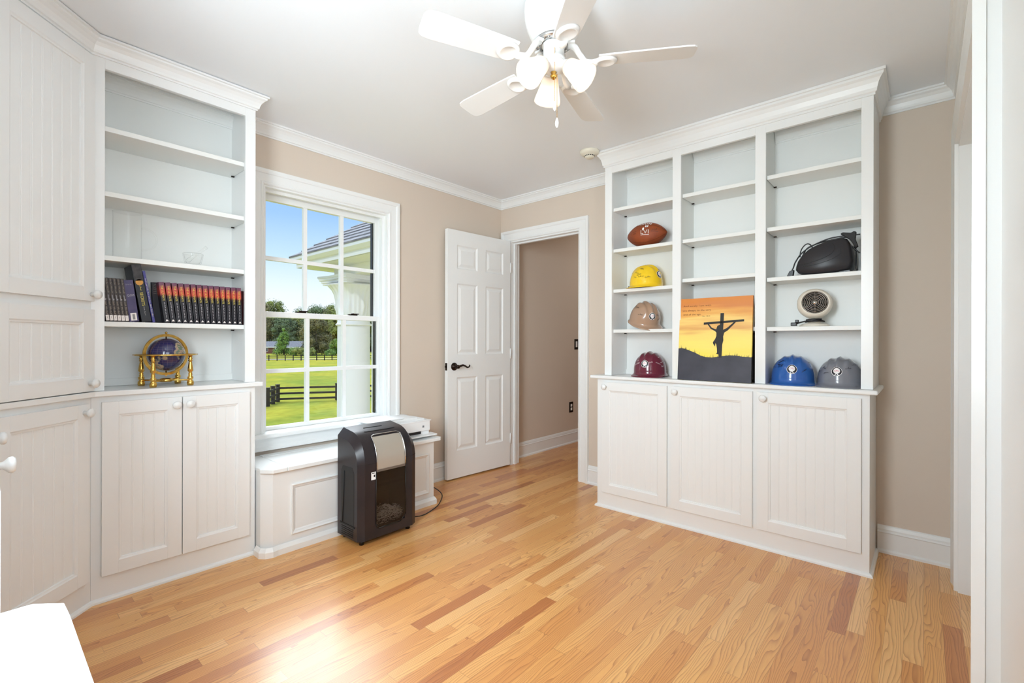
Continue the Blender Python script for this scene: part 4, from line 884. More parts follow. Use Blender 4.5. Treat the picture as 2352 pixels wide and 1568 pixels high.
# ================================================================== THINGS ON THE RIGHT BOOKCASE
INK = mat('black_ink', (24, 22, 30), 0.5); INKW = mat('silver_ink', (225, 205, 210), 0.4); STW = mat('sticker_white', (240, 238, 238), 0.35); STB = mat('sticker_black', (26, 24, 34), 0.35); PINK = mat('sticker_pink', (214, 92, 130), 0.4)
def helmet(name_label, color, loc, rz, tilt=(0, 0), sc=1.0, ink=INK, marks=12, seed=1, full_brim=False, ridge=True):
    """hard hat; local +x is the front"""
    root = empty('hard_hat', loc, 0); tag(root, name_label, 'hard hat')
    piv = Matrix.Rotation(rz, 4, 'Z') @ Matrix.Rotation(tilt[0], 4, 'Y') @ Matrix.Rotation(tilt[1], 4, 'X')
    root.rotation_euler = piv.to_euler()
    A, B, Hh = 0.118 * sc, 0.113 * sc, 0.138 * sc; nu, nv = 72, 22; vs = []; fs = []
    def P(u, v):    # v: 0 top .. 1 rim
        ph = v * PI / 2; th = 2 * PI * u; s_ = math.sin(ph) ** 0.82; x, y, z = A * s_ * math.cos(th), B * s_ * math.sin(th), Hh * math.cos(ph) ** 0.9
        if ridge:
            f_ = max(0, 1 - (v / 0.80) ** 4); 
            b = 0.011 * math.exp(-(y / 0.011) ** 2) + 0.007 * (math.exp(-((y - 0.040) / 0.010) ** 2) + math.exp(-((y + 0.040) / 0.010) ** 2))
            z += b * f_ * sc; k = 1 + 0.25 * b / 0.1 * f_ * 3; x *= k if abs(y) < 0.06 else 1
        return Vector((x, y, z + 0.024 * sc))
    for j in range(nv + 1):
        for i in range(nu): vs.append(P(i / nu, j / nv))
    def rimw(th):
        f = max(0, math.cos(th)); w0 = 0.010 + 0.036 * f ** 1.5
        if full_brim: w0 = 0.024 + 0.012 * abs(math.cos(th))
        return w0 * sc
    for (k, dz) in ((0.12, -0.010), (0.55, -0.018), (1.0, -0.024)):
        for i in range(nu):
            th = 2 * PI * i / nu; c, s_ = math.cos(th), math.sin(th); w_ = rimw(th) * k; vs.append(Vector((A * c + c * w_, B * s_ + s_ * w_, (0.024 + dz * (1 if (c > -0.3 or full_brim) else 0.75)) * sc)))
    rows_ = nv + 4
    for j in range(rows_ - 1):
        for i in range(nu): q = (i + 1) % nu; fs.append((j * nu + i, (j + 1) * nu + i, (j + 1) * nu + q, j * nu + q))
    m = MB(); m.add(vs, fs, True)
    shell = m.build('shell', color, root); so = shell.modifiers.new('solid', 'SOLIDIFY'); so.thickness = 0.0025; so.offset = -1
    tree = bvh_of(m)
    # suspension inside
    m = MB(); pts = [(0.105 * sc * math.cos(t), 0.088 * sc * math.sin(t), 0.018 * sc) for t in [2 * PI * k / 24 for k in range(24)]]
    for dz in (0, 0.010, 0.02): m.tube([(x, y, z + dz) for x, y, z in pts], 0.0065 * sc, 6, closed=True)
    m.build('headband', DARKP, root)
    m = MB(); m.box(-0.142 * sc, -0.118 * sc, -0.022 * sc, 0.022 * sc, 0.006 * sc, 0.026 * sc); m.build('strap_clip', DARKP, root, bevel=0.003)
    def dec(name, matr, geo, az, el, off, rot=0.0, parent=root):
        d = Vector((math.cos(az) * math.cos(el), math.sin(az) * math.cos(el), math.sin(el))); U = Vector((-math.sin(az), math.cos(az), 0)); V = d.cross(U)
        if rot: U, V = U * math.cos(rot) + V * math.sin(rot), V * math.cos(rot) - U * math.sin(rot)
        c = Vector((0, 0, 0.050 * sc)) + d * 0.02; mm = MB(); drape(mm, geo, tree, c, U, V, off); return mm.build(name, matr, parent)
    az, el = 0.0, 0.36
    stk = dec('sticker', STW, disc2d(0.0265 * sc), az, el, 0.0007)
    dec('sticker_ring', STB, disc2d(0.0245 * sc), az, el, 0.0010, parent=stk)
    dec('sticker_emblem', STW, disc2d(0.0165 * sc, cy=0.003 * sc), az, el, 0.0013, parent=stk)
    tri = MB(); nn = 10; gv = []; gf = []
    for k in range(nn + 1):
        t = k / nn; hw = (0.0035 + 0.011 * t ** 2) * sc; y = (-0.008 - 0.0165 * t) * sc; gv += [(-hw, y), (hw, y)]
    gf = [(2 * k, 2 * k + 2, 2 * k + 3, 2 * k + 1) for k in range(nn)]
    dec('sticker_stem', STW, (gv, gf), az, el, 0.0013, parent=stk)
    dec('sticker_letters', PINK, ([(a, b + 0.003 * sc) for a, b in fitw(text2d('CPU'), 0.024 * sc)[0]], fitw(text2d('CPU'), 0.024 * sc)[1]), az, el, 0.0016, parent=stk)
    rnd = random.Random(seed)
    for k in range(marks):
        a = rnd.choice((-1, 1)) * rnd.uniform(0.40, 1.9); e = rnd.uniform(0.15, 0.85); 
        dec('signature', ink, scribble2d(rnd.uniform(0.03, 0.05) * sc, 0.016 * sc, seed * 50 + k, 1, 0.0014, rnd.choice((1, 2))), a, e, 0.0009, rnd.uniform(-0.5, 0.5))
    return root
def hm(name, c): return mat(name, c, 0.18, coat=0.5)
# rz: 0 faces +x; the hats face the room
helmet('yellow hard hat signed in black ink, on the left column shelf', hm('hat_yellow', (244, 202, 22)), (2.972, 1.405, 1.487), math.radians(-98), (0.0, 0), 0.92, INK, 12, 3, True, True)
helmet('tan hard hat tipped back on the shelf below the yellow one', hm('hat_tan', (172, 140, 116)), (2.985, 1.425, 1.252), math.radians(-128), (0.34, 0), 0.88, INK, 9, 5)
helmet('maroon hard hat signed in silver ink, at the bottom of the left column', hm('hat_maroon', (104, 26, 50)), (2.980, 1.380, 0.908), math.radians(186), (0.05, 0), 0.92, INKW, 16, 7)
helmet('blue hard hat facing the room, beside the grey one', hm('hat_blue', (36, 92, 168)), (2.972, 0.545, 0.904), math.radians(188), (0.02, 0), 0.92, INK, 12, 9)
helmet('grey hard hat at the right end, right of the blue one', hm('hat_grey', (122, 124, 132)), (2.972, 0.330, 0.904), math.radians(178), (0.02, 0), 0.88, INK, 8, 11)
# football
fb = tag(empty('football', (2.965, 1.398, 1.762)), 'brown leather football with white laces and printing on the left column shelf', 'football')
fb.rotation_euler = (0, 0, 0)
LEA = mat('football_leather', (150, 72, 34), 0.42, noise=(9, (124, 54, 26)), bump=(900, 0.5))
pr = []; nk = 28; RL, RR = 0.142, 0.0805
for k in range(nk + 1):
    t = -1 + 2 * k / nk; pr.append((RR * (1 - abs(t) ** 2.1) ** 0.80 if abs(t) < 1 else 0.0, RL * t))
RY = Matrix.Rotation(math.radians(-90), 4, 'X')     # axis along y
m = MB(); m.lathe(pr, (0, 0, RR), 48, RY); fbm = m.build('ball_skin', LEA, fb); ft = bvh_of(m)
m = MB()
for a in (0.35, 0.35 + PI / 2, 0.35 + PI, 0.35 + 3 * PI / 2):
    pts = [Vector((math.cos(a + 0.45) * (r + 0.0002), z, RR + math.sin(a + 0.45) * (r + 0.0002))) for r, z in pr[1:-1]]; m.tube(pts, 0.0009, 4)
m.build('seam', mat('seam_brown', (88, 40, 20), 0.6), fb)
# local view frame: seen from -x; right of the picture is -y
def fdec(name, matr, geo, u, v, d=(-0.93, 0, 0.36), off=0.0008):
    N_ = Vector(d).normalized(); U = Vector((0, -1, 0)); V = N_.cross(U) ; mm = MB(); drape(mm, geo, ft, Vector((0, 0, RR)) + U * (u + 0.016) + V * v, U, V, off); return mm.build(name, matr, fb)
rect = lambda x0, x1, y0, y1, n=6: ([(x0 + (x1 - x0) * i / n, y) for i in range(n + 1) for y in (y0, y1)], [(2 * i, 2 * i + 2, 2 * i + 3, 2 * i + 1) for i in range(n)])
NT = (-0.70, 0, 0.72)
fdec('lace', PAPER, rect(-0.050, 0.002, -0.002, 0.002, 10), 0, 0.012, NT, 0.002); fdec('lace', PAPER, rect(0.012, 0.042, -0.002, 0.002, 8), 0, 0.012, NT, 0.002)
for k in range(8):
    x = -0.046 + k * 0.0118; fdec('lace_loop', PAPER, rect(x - 0.0018, x + 0.0018, -0.012, 0.008, 2), 0, 0.008, NT, 0.0028)
ND = (-0.97, 0, 0.22)
fdec('ball_print', mat('print_silver', (214, 204, 196), 0.4), fitw(text2d('LVI'), 0.052, 0.026), 0.006, -0.012, ND, 0.003)
fdec('ball_print', PAPER, rect(-0.027, 0.027, -0.0013, 0.0013, 10), 0.006, -0.030, ND)
fdec('ball_emblem', PAPER, scale(disc2d(0.008), 0.8, 1.2), -0.006, 0.010, ND); fdec('ball_emblem', PAPER, rect(-0.0025, 0.0025, -0.026, 0.004, 3), -0.006, 0, ND)
fdec('ball_patch', PAPER, rect(-0.010, 0.010, -0.007, 0.007, 5), 0.014, 0.028, ND); fdec('ball_patch', INK, rect(-0.004, -0.001, -0.004, 0.003, 2), 0.014, 0.028, ND, 0.0012); fdec('ball_patch', INK, rect(0.001, 0.004, -0.003, 0.004, 2), 0.014, 0.028, ND, 0.0012)
fdec('ball_print', INK, fitw(text2d('THE DUKE'), 0.032, 0.0055), -0.070, 0.000, ND); fdec('ball_print', INK, fitw(text2d('Wilson'), 0.026, 0.008), -0.069, -0.012, ND)
fdec('ball_print', INK, scribble2d(0.034, 0.011, 31, 1, 0.0018, 2), 0.066, 0.004, ND); fdec('ball_print', INK, rect(-0.02, 0.02, -0.001, 0.001, 8), 0.066, -0.009, ND)

# painting
PT = bpy.data.materials.new('painted_sunset'); PT.use_nodes = True; n_ = PT.node_tree; b_ = n_.nodes['Principled BSDF']; b_.inputs['Roughness'].default_value = 0.45
g_ = gnode('ShaderNodeTexCoord'); mp = gnode('ShaderNodeMapping'); mp.inputs['Scale'].default_value = (1, 2.2, 11); n_.links.new(g_.outputs['Object'], mp.inputs[0])
nz = gnode('ShaderNodeTexNoise'); nz.inputs['Scale'].default_value = 1.6; nz.inputs['Detail'].default_value = 5; n_.links.new(mp.outputs[0], nz.inputs['Vector'])
sx = gnode('ShaderNodeSeparateXYZ'); n_.links.new(g_.outputs['Object'], sx.inputs[0])
hh = gm('ADD', gm('MULTIPLY', sx.outputs[2], 2.02), gm('MULTIPLY', gm('SUBTRACT', nz.outputs['Fac'], 0.5), 0.42)); rr_ = gnode('ShaderNodeValToRGB'); n_.links.new(hh, rr_.inputs[0])
rr_.color_ramp.elements[0].position = 0.25; rr_.color_ramp.elements[0].color = srgb(250, 222, 70); rr_.color_ramp.elements[1].position = 1.0; rr_.color_ramp.elements[1].color = srgb(216, 132, 50)
for p, c in ((0.42, (252, 226, 110)), (0.56, (248, 214, 112)), (0.62, (226, 166, 90)), (0.70, (246, 206, 116)), (0.78, (232, 164, 76)), (0.88, (214, 132, 62))):
    e = rr_.color_ramp.elements.new(p); e.color = srgb(*c)
n_.links.new(rr_.outputs[0], b_.inputs['Base Color'])
SIL = mat('painted_black', (30, 26, 22), 0.5); HILL = mat('painted_hill', (52, 52, 62), 0.5, noise=(9, (66, 66, 76))); SCR = mat('painted_script', (120, 62, 24), 0.5)
PW, PH = 0.412, 0.492
pt = tag(empty('painting', (2.829, 1.133, 0.902)), 'unframed sunset canvas with a crucifixion silhouette and handwriting, leaning in the middle column', 'painting')
pt.rotation_euler = (0, math.radians(5.0), -PI / 2 + math.radians(0.0)); pt.rotation_mode = 'XYZ'
pt.rotation_euler = (Matrix.Rotation(-PI / 2, 3, 'Z') @ Matrix.Rotation(math.radians(-5.2), 3, 'X')).to_euler()
m = MB(); m.box(0, PW, 0, 0.017, 0, PH); m.build('canvas', PT, pt, bevel=0.001)
m = MB(); m.box(PW, PW + 0.0008, -0.0004, 0.0175, 0, PH * 0.30); m.build('canvas_edge', DARKP, pt)
def pn(u, v): return (u * PW, (1 - v) * PH)   # picture coords, v down
def layer(name, matr, polys, off):
    mm = MB()
    for P in polys: mm.add([(x, -off, z) for x, z in P], [tuple(range(len(P)))])
    return mm.build(name, matr, pt)
hill = [(0, 1), (0, 0.617), (0.05, 0.612), (0.10, 0.622), (0.18, 0.645), (0.26, 0.672), (0.33, 0.702), (0.40, 0.716), (0.48, 0.720), (0.55, 0.712), (0.63, 0.700), (0.72, 0.690), (0.80, 0.692), (0.88, 0.702), (1.0, 0.708), (1, 1)]
layer('hill', HILL, [[pn(*p) for p in hill]], 0.0006)
rnd = random.Random(9); gr = []
def hv(u):
    for a, b in zip(hill[1:-1], hill[2:-1]):
        if a[0] <= u <= b[0]: return a[1] + (b[1] - a[1]) * (u - a[0]) / (b[0] - a[0])
    return 0.7
for k in range(80):
    u = rnd.uniform(0.01, 0.99); v = hv(u) + 0.006; L_ = rnd.choice((0.012, 0.018, 0.03, 0.045)) * rnd.uniform(0.6, 1.2); lean = rnd.uniform(-0.012, 0.02)
    gr.append([pn(u - 0.002, v), pn(u + 0.003, v), pn(u + lean, v - L_)])
layer('grass_strokes', SIL, gr, 0.0007)
cross = [[(0.582, 0.193), (0.630, 0.193), (0.615, 0.72), (0.572, 0.72)], [(0.355, 0.300), (0.355, 0.327), (0.895, 0.297), (0.895, 0.272)]]
figure = [[(0.405, 0.318), (0.428, 0.318), (0.470, 0.365), (0.530, 0.385), (0.545, 0.345), (0.575, 0.33), (0.60, 0.36), (0.625, 0.39), (0.672, 0.372), (0.735, 0.325), (0.775, 0.292), (0.80, 0.295), (0.745, 0.345), (0.685, 0.40), (0.640, 0.425), (0.628, 0.47), (0.632, 0.515), (0.622, 0.555), (0.605, 0.60), (0.590, 0.655), (0.600, 0.672), (0.575, 0.684), (0.540, 0.676), (0.552, 0.658), (0.548, 0.61), (0.538, 0.565), (0.528, 0.548), (0.520, 0.590), (0.495, 0.555), (0.490, 0.54), (0.520, 0.50), (0.535, 0.465), (0.535, 0.425), (0.515, 0.405), (0.455, 0.378), (0.428, 0.345)]]
layer('cross', SIL, [[pn(*p) for p in P] for P in cross], 0.0009); layer('figure', SIL, [[pn(*p) for p in P] for P in figure], 0.0011)
for i, (tx, u, v, w_, h_) in enumerate((('And surely I am with', 0.25, 0.095, 0.40, 0.026), ('you always, to the very', 0.245, 0.150, 0.41, 0.030), ('end of the age.', 0.185, 0.200, 0.26, 0.028), ('Matt. 28:20', 0.385, 0.222, 0.11, 0.014))):
    g = fitw(text2d(tx), w_ * PW, h_ * PH); o_ = pn(u, v); mm = MB(); mm.add([(o_[0] + a, -0.0008, o_[1] + b) for a, b in g[0]], g[1]); mm.build('handwriting', SCR, pt)
bd = tag(empty('dark_board', (0, 0, 0)), 'dark framed board standing behind the sunset painting, edges just showing', 'board')
m = MB(); m.box(2.915, 2.930, 0.714, 1.122, 0.901, 1.185); m.build('frame', DARKP, bd, bevel=0.001)
m = MB(); m.box(2.913, 2.9149, 0.730, 1.106, 0.917, 1.170); m.build('board_face', mat('slate_grey', (84, 84, 96), 0.4), bd)

# black teardrop appliance with cord
ap = tag(empty('small_appliance', (0, 0, 0)), 'black wedge-shaped plastic appliance wrapped in its cord, on the right column shelf', 'appliance')
SM = mat('appliance_black', (38, 36, 40), 0.38)
out = [(0.510, 1.782), (0.522, 1.800), (0.520, 1.818), (0.512, 1.845), (0.492, 1.878), (0.462, 1.905), (0.425, 1.924), (0.385, 1.937), (0.345, 1.944), (0.315, 1.945), (0.296, 1.938), (0.284, 1.915), (0.276, 1.870), (0.272, 1.825), (0.277, 1.795), (0.290, 1.780), (0.34, 1.772), (0.42, 1.768), (0.48, 1.770)]
def sq(P): return [(y, 1.4855 + (z - 1.768) * 0.99) for y, z in P]
out = sq(out); cyz = (0.39, 1.56); m = MB(); vs = []; K = len(out); sec = ((2.900, 0.90), (2.905, 0.955), (2.918, 1.0), (3.035, 1.0), (3.05, 0.95), (3.052, 0.88))
for x, f_ in sec: vs += [(x, cyz[0] + (y - cyz[0]) * f_, max(cyz[1] + (z - cyz[1]) * f_, 1.4852)) for y, z in out]
fs = [(j * K + i, j * K + (i + 1) % K, (j + 1) * K + (i + 1) % K, (j + 1) * K + i) for j in range(5) for i in range(K)] + [tuple(range(K))[::-1], tuple(5 * K + i for i in range(K))]
m.add(vs, fs, True); m.build('shell', SM, ap)
def arc(P, r=0.0012, x=2.8985): mm.cord([(x, y, 1.4855 + (z - 1.768) * 0.99) for y, z in P], r, 6)
mm = MB(); arc([(0.505, 1.823), (0.47, 1.829), (0.43, 1.838), (0.40, 1.848), (0.37, 1.862), (0.352, 1.878), (0.345, 1.897), (0.350, 1.915), (0.362, 1.925)]); arc([(0.49, 1.814), (0.44, 1.818), (0.39, 1.829), (0.35, 1.844), (0.325, 1.862), (0.318, 1.88), (0.322, 1.895)], 0.001)
mm.build('groove', BLACK, ap)
mm = MB(); mm.box(2.92, 3.04, 0.285, 0.46, 1.4845, 1.496); mm.build('foot', BLACK, ap)
cordo = empty('power_cord'); tag(cordo, 'black cord and plug draped over the wedge-shaped black appliance', 'cord')
mm = MB(); X1 = 2.918
Q = lambda P, x: [(x, y, 1.4855 + (z - 1.768) * 0.99) for y, z in P]
mm.cord(Q([(0.548, 1.785), (0.535, 1.815), (0.525, 1.845), (0.50, 1.885), (0.465, 1.914), (0.42, 1.936), (0.37, 1.952), (0.32, 1.956), (0.27, 1.955), (0.243, 1.955)], 2.925), 0.0035, 8)
mm.cord(Q([(0.505, 1.870), (0.50, 1.905), (0.485, 1.930), (0.468, 1.938), (0.452, 1.925), (0.446, 1.905)], 2.93), 0.003, 8)
mm.cord(Q([(0.495, 1.878), (0.475, 1.915), (0.44, 1.932), (0.40, 1.942), (0.34, 1.950), (0.30, 1.952)], 2.945), 0.0035, 8)
mm.cord(Q([(0.276, 1.90), (0.262, 1.880), (0.245, 1.862)], 2.93), 0.0035, 8); mm.cord(Q([(0.268, 1.93), (0.262, 1.87), (0.260, 1.80), (0.255, 1.775)], 2.94), 0.004, 8); mm.build('cord', BLACK, cordo)
mm = MB(); mm.prism([(0.530, 1.520), (0.552, 1.515), (0.566, 1.4855), (0.535, 1.4855)], 2.915, 2.94, 'x'); mm.build('plug', BLACK, cordo, bevel=0.003)
mm = MB(); mm.prism([(0.275, 1.915), (0.286, 1.935), (0.325, 1.968), (0.315, 1.975), (0.280, 1.968), (0.268, 1.975), (0.258, 1.970), (0.262, 1.935), (0.250, 1.895), (0.262, 1.888)], 2.918, 2.942, 'x')
for i, v in enumerate(mm.v): mm.v[i] = (v[0], v[1], 1.4855 + (v[2] - 1.768) * 0.99)
mm.build('adapter', DARKP, cordo, bevel=0.003)

# fan heater
fh = tag(empty('fan_heater', (2.975, 0.445, 1.2135), 0), 'cream round fan heater with black spiral grille below the black appliance', 'fan heater')
HC = mat('heater_cream', (226, 218, 204), 0.35)
N_ = (Matrix.Rotation(math.radians(-168), 4, 'Z') @ Matrix.Rotation(math.radians(80), 4, 'Y')); cc = Vector((0, 0, 0.120))
m = MB(); m.lathe([(0.0, -0.060), (0.030, -0.058), (0.055, -0.046), (0.072, -0.026), (0.0805, 0.0), (0.081, 0.018), (0.076, 0.034), (0.067, 0.044), (0.061, 0.046), (0.060, 0.040), (0.060, 0.030)], cc, 48, N_); m.build('housing', HC, fh)
m = MB(); m.lathe([(0.060, 0.030), (0.0, 0.030)], cc, 40, N_); m.build('grille_back', BLACK, fh)
m = MB()
for r in (0.017, 0.025, 0.033, 0.041, 0.049, 0.057):
    m.tube([cc + N_ @ Vector((r * math.cos(t), r * math.sin(t), 0.043)) for t in [2 * PI * k / 40 for k in range(40)]], 0.0016, 6, closed=True)
for k in range(6):
    t = k * PI / 3; m.tube([cc + N_ @ Vector((r * math.cos(t), r * math.sin(t), 0.0425)) for r in (0.010, 0.059)], 0.0013, 6)
m.build('grille', mat('grille_grey', (150, 140, 132), 0.3, metal=0.4), fh)
m = MB(); m.lathe([(0.0, 0.038), (0.012, 0.040), (0.012, 0.046), (0.0, 0.048)], cc, 20, N_); m.build('hub_badge', CHROME, fh)
m = MB(); m.lathe([(0.068, 0.0), (0.070, 0.006), (0.060, 0.014), (0.030, 0.020), (0.026, 0.045), (0, 0.045)], n=36); m.build('base', HC, fh)
m = MB(); m.cord([(-0.045, 0.035, 0.024), (-0.052, 0.01, 0.026), (-0.05, -0.03, 0.028), (-0.03, -0.05, 0.026), (-0.046, -0.02, 0.034), (-0.05, 0.02, 0.030), (-0.055, 0.055, 0.022), (-0.06, 0.075, 0.014)], 0.004, 8); m.cord([(-0.05, 0.03, 0.034), (-0.052, 0.0, 0.038), (-0.045, -0.04, 0.038)], 0.004, 8); m.build('cord', BLACK, fh)
m = MB(); m.box(-0.074, -0.05, 0.070, 0.098, 0.003, 0.022); m.box(-0.070, -0.054, 0.062, 0.078, 0.020, 0.036); m.build('plug', BLACK, fh, bevel=0.003)

# ================================================================== OUTSIDE
GZ = -3.2
def G(px, D, dz=0.0):
    p = at(px, 784, D); return Vector((p.x, p.y, GZ + dz))
GRASS = mat('lawn_grass', (166, 156, 60), 0.95, spec=0.0, noise=(0.16, (128, 140, 60), 0.35, 0.65)); 
n_ = GRASS.node_tree; nz2 = n_.nodes.new('ShaderNodeTexNoise'); nz2.inputs['Scale'].default_value = 1.7; nz2.inputs['Detail'].default_value = 8; g_ = n_.nodes.new('ShaderNodeTexCoord'); n_.links.new(g_.outputs['Object'], nz2.inputs['Vector'])
mx_ = n_.nodes.new('ShaderNodeMixRGB'); mx_.blend_type = 'OVERLAY'; mx_.inputs[0].default_value = 0.4; bs = n_.nodes['Principled BSDF']; src = bs.inputs['Base Color'].links[0].from_socket
n_.links.new(src, mx_.inputs[1]); n_.links.new(nz2.outputs['Fac'], mx_.inputs[2]); n_.links.new(mx_.outputs[0], bs.inputs['Base Color'])
m = MB(); m.add([(-300, 3.4, GZ), (500, 3.4, GZ), (500, 700, GZ), (-300, 700, GZ)], [(0, 1, 2, 3)]); struct(m.build('ground', GRASS), 'sunlit grass field')
def hedge_dir(a, b): return (b - a).normalized()
m = MB(); a, b = G(520, 109), G(960, 118); d = hedge_dir(a, b); nn_ = Vector((-d.y, d.x, 0)) * 2.2; m.add([a - nn_ + Vector((0, 0, .02)), b - nn_ + Vector((0, 0, .02)), b + nn_ + Vector((0, 0, .02)), a + nn_ + Vector((0, 0, .02))], [(0, 1, 2, 3)]); struct(m.build('path_drive', mat('pale_drive', (206, 196, 166), 0.9)), 'pale sandy driveway')
FEN = mat('fence_brown', (46, 38, 30), 0.7)
def fence(pts, n_posts, hgt, label, pw=0.08):
    root = tag(empty('rail_fence', pts[0]), label, 'fence'); post = None; o0 = Vector(pts[0])
    for (a, b), n in zip(zip(pts, pts[1:]), n_posts):
        d = (b - a).normalized(); nrm = Vector((-d.y, d.x, 0))
        for k in range(n):
            p = a + (b - a) * k / n - o0
            if post is None:
                m = MB(); m.box(-pw, pw, -pw, pw, 0, hgt); m.box(-pw * 1.15, pw * 1.15, -pw * 1.15, pw * 1.15, hgt, hgt + 0.03); post = m.build('post', FEN, root); post.location = p
            else: c = post.copy(); COL.objects.link(c); c.location = p
        for z in (0.22, 0.62, 1.02):
            m = MB(); m.obox((a + b) / 2 - o0 + Vector((0, 0, z * hgt / 1.25)) - nrm * pw, (b - a) / 2, nrm * 0.02, (0, 0, 0.07)); m.build('rail', FEN, root)
    return root
fence([G(615, 31.2), G(638, 33.5), G(775, 34.7), G(905, 36)], [2, 1, 1], 1.22, 'near dark brown three-rail fence crossing the lawn, with a corner at left', 0.11)
fence([G(560, 101), G(880, 111)], [18], 1.25, 'far dark brown rail fence below the brick house')
# trees
def leafmat(name, c1, c2):
    return mat(name, c1, 0.8, noise=(1.6, c2, 0.4, 0.6))
LM = [leafmat('leaves_mid', (164, 166, 84), (116, 130, 62)), leafmat('leaves_dark', (146, 134, 84), (100, 98, 60)), leafmat('leaves_light', (140, 170, 72), (96, 132, 52)), leafmat('leaves_pale', (136, 150, 104), (100, 116, 82))]
BARK = mat('bark', (84, 70, 56), 0.9)
def crown_mb(seed, w_, h_, lumps=26, per=95, cone=False, size=0.45):
    lumps = int(lumps * 1.6); per = int(per * 1.9); size *= 0.55
    rnd = random.Random(seed); m = MB()
    for k in range(lumps):
        t = rnd.random(); z = h_ * (0.08 + 0.87 * t ** 0.9); rad = w_ * (math.sin(PI * (0.22 + 0.7 * t)) if not cone else (1.05 - t)) * rnd.uniform(0.35, 0.8); a = rnd.uniform(0, 2 * PI)
        c = Vector((rad * math.cos(a), rad * math.sin(a), z)); R_ = w_ * rnd.uniform(0.28, 0.42) * (1 if not cone else (1.15 - t * 0.8))
        m.sphere(c, R_ * 0.55, 7, 5, (1, 1, 0.85))
        for j in range(per):
            v = Vector((rnd.gauss(0, 1), rnd.gauss(0, 1), rnd.gauss(0, 1))).normalized(); p = c + Vector((v.x, v.y, v.z * 0.85)) * R_ * rnd.uniform(0.55, 1.3)
            s_ = size * rnd.uniform(0.5, 1.1); u = v.cross(Vector((rnd.random(), rnd.random(), rnd.random()))).normalized(); q = v.cross(u) 
            n2 = (v + Vector((0, 0, rnd.uniform(0, 1)))).normalized(); u = n2.cross(q).normalized(); q = n2.cross(u)
            m.add([p - u * s_ - q * s_ * .6, p + u * s_ - q * s_ * .4, p + u * s_ * .6 + q * s_, p - u * s_ * .5 + q * s_ * .7], [(0, 1, 2, 3)])
    return m
def tree(pos, seed, w_, h_, mt, label, cone=False, group=None, size=0.45, trunk=True, cat='tree', name='tree', lumps=26, per=95):
    root = tag(empty(name, pos), label, cat, group); crown_mb(seed, w_, h_, lumps, per, cone, size).build('crown', mt, root)
    if trunk: m = MB(); m.tube([(0, 0, 0), (0.1, 0, h_ * 0.25), (0, 0.1, h_ * 0.6)], [w_ * 0.07, w_ * 0.055, w_ * 0.03], 8); m.build('trunk', BARK, root)
    return root
# forest edge: three kinds, copied
kinds = [tree(G(606, 196), 11, 6.2, 17.5, LM[0], 'x'), tree(G(640, 204), 12, 6.0, 16, LM[1], 'x'), tree(G(672, 198), 13, 6.4, 18, LM[3], 'x')]
kn = ['mid green', 'dark green', 'pale green']; rnd = random.Random(5); places = []
for i in range(30):
    places.append((552 + i * 12.4 + rnd.uniform(-3, 3), (192, 208)[i % 2] + rnd.uniform(-4, 4), i % 3 if i % 5 else 0, rnd.uniform(0.85, 1.1)))
for i, (px, D, k, s_) in enumerate(places):
    o = kinds[i] if i < 3 else copy_tree(kinds[k])
    if i < 3: k = i
    o.location = G(px, D); o.scale = (s_ * 1.1, s_ * 1.1, s_ * (1.25 if px < 636 else 1.14 if 700 < px < 780 else 1.0)); o.rotation_euler = (0, 0, rnd.uniform(0, 6.28)); o['group'] = 'trees of the %s kind along the forest edge' % kn[k]
    o['label'] = '%s forest edge tree, %s of that green' % (kn[k], (ordn[:13] + ['fourteenth from the left'])[sum(1 for q in range(i) if (q if q < 3 else places[q][2]) == k)])
tree(G(726, 150), 31, 5.2, 12.2, LM[1], 'large dark brownish-green tree standing alone before the forest, centre of the window', size=0.35, lumps=34)
tree(G(652, 148), 32, 3.3, 8.6, LM[2], 'bright green young tree in front of the brick house', cone=True, size=0.3)
tree(G(771, 150), 33, 2.3, 4.8, LM[2], 'small light green tree beside the white shed', size=0.28)
for i, (px, D, w_, h_) in enumerate(((676, 140, 1.9, 2.0), (686, 138, 2.2, 2.4), (697, 140, 1.7, 1.7), (715, 139, 2.0, 2.2), (758, 141, 1.8, 1.6))):
    tree(G(px, D), 40 + i, w_, h_, LM[0] if i % 2 else LM[2], ('rounded green shrub beyond the far fence, %s of the row' % ['leftmost', 'second from the left', 'third from the left', 'fourth from the left', 'rightmost'][i]), size=0.22, trunk=False, cat='shrub', name='shrub', lumps=9, per=60, group='shrubs beyond the far fence')
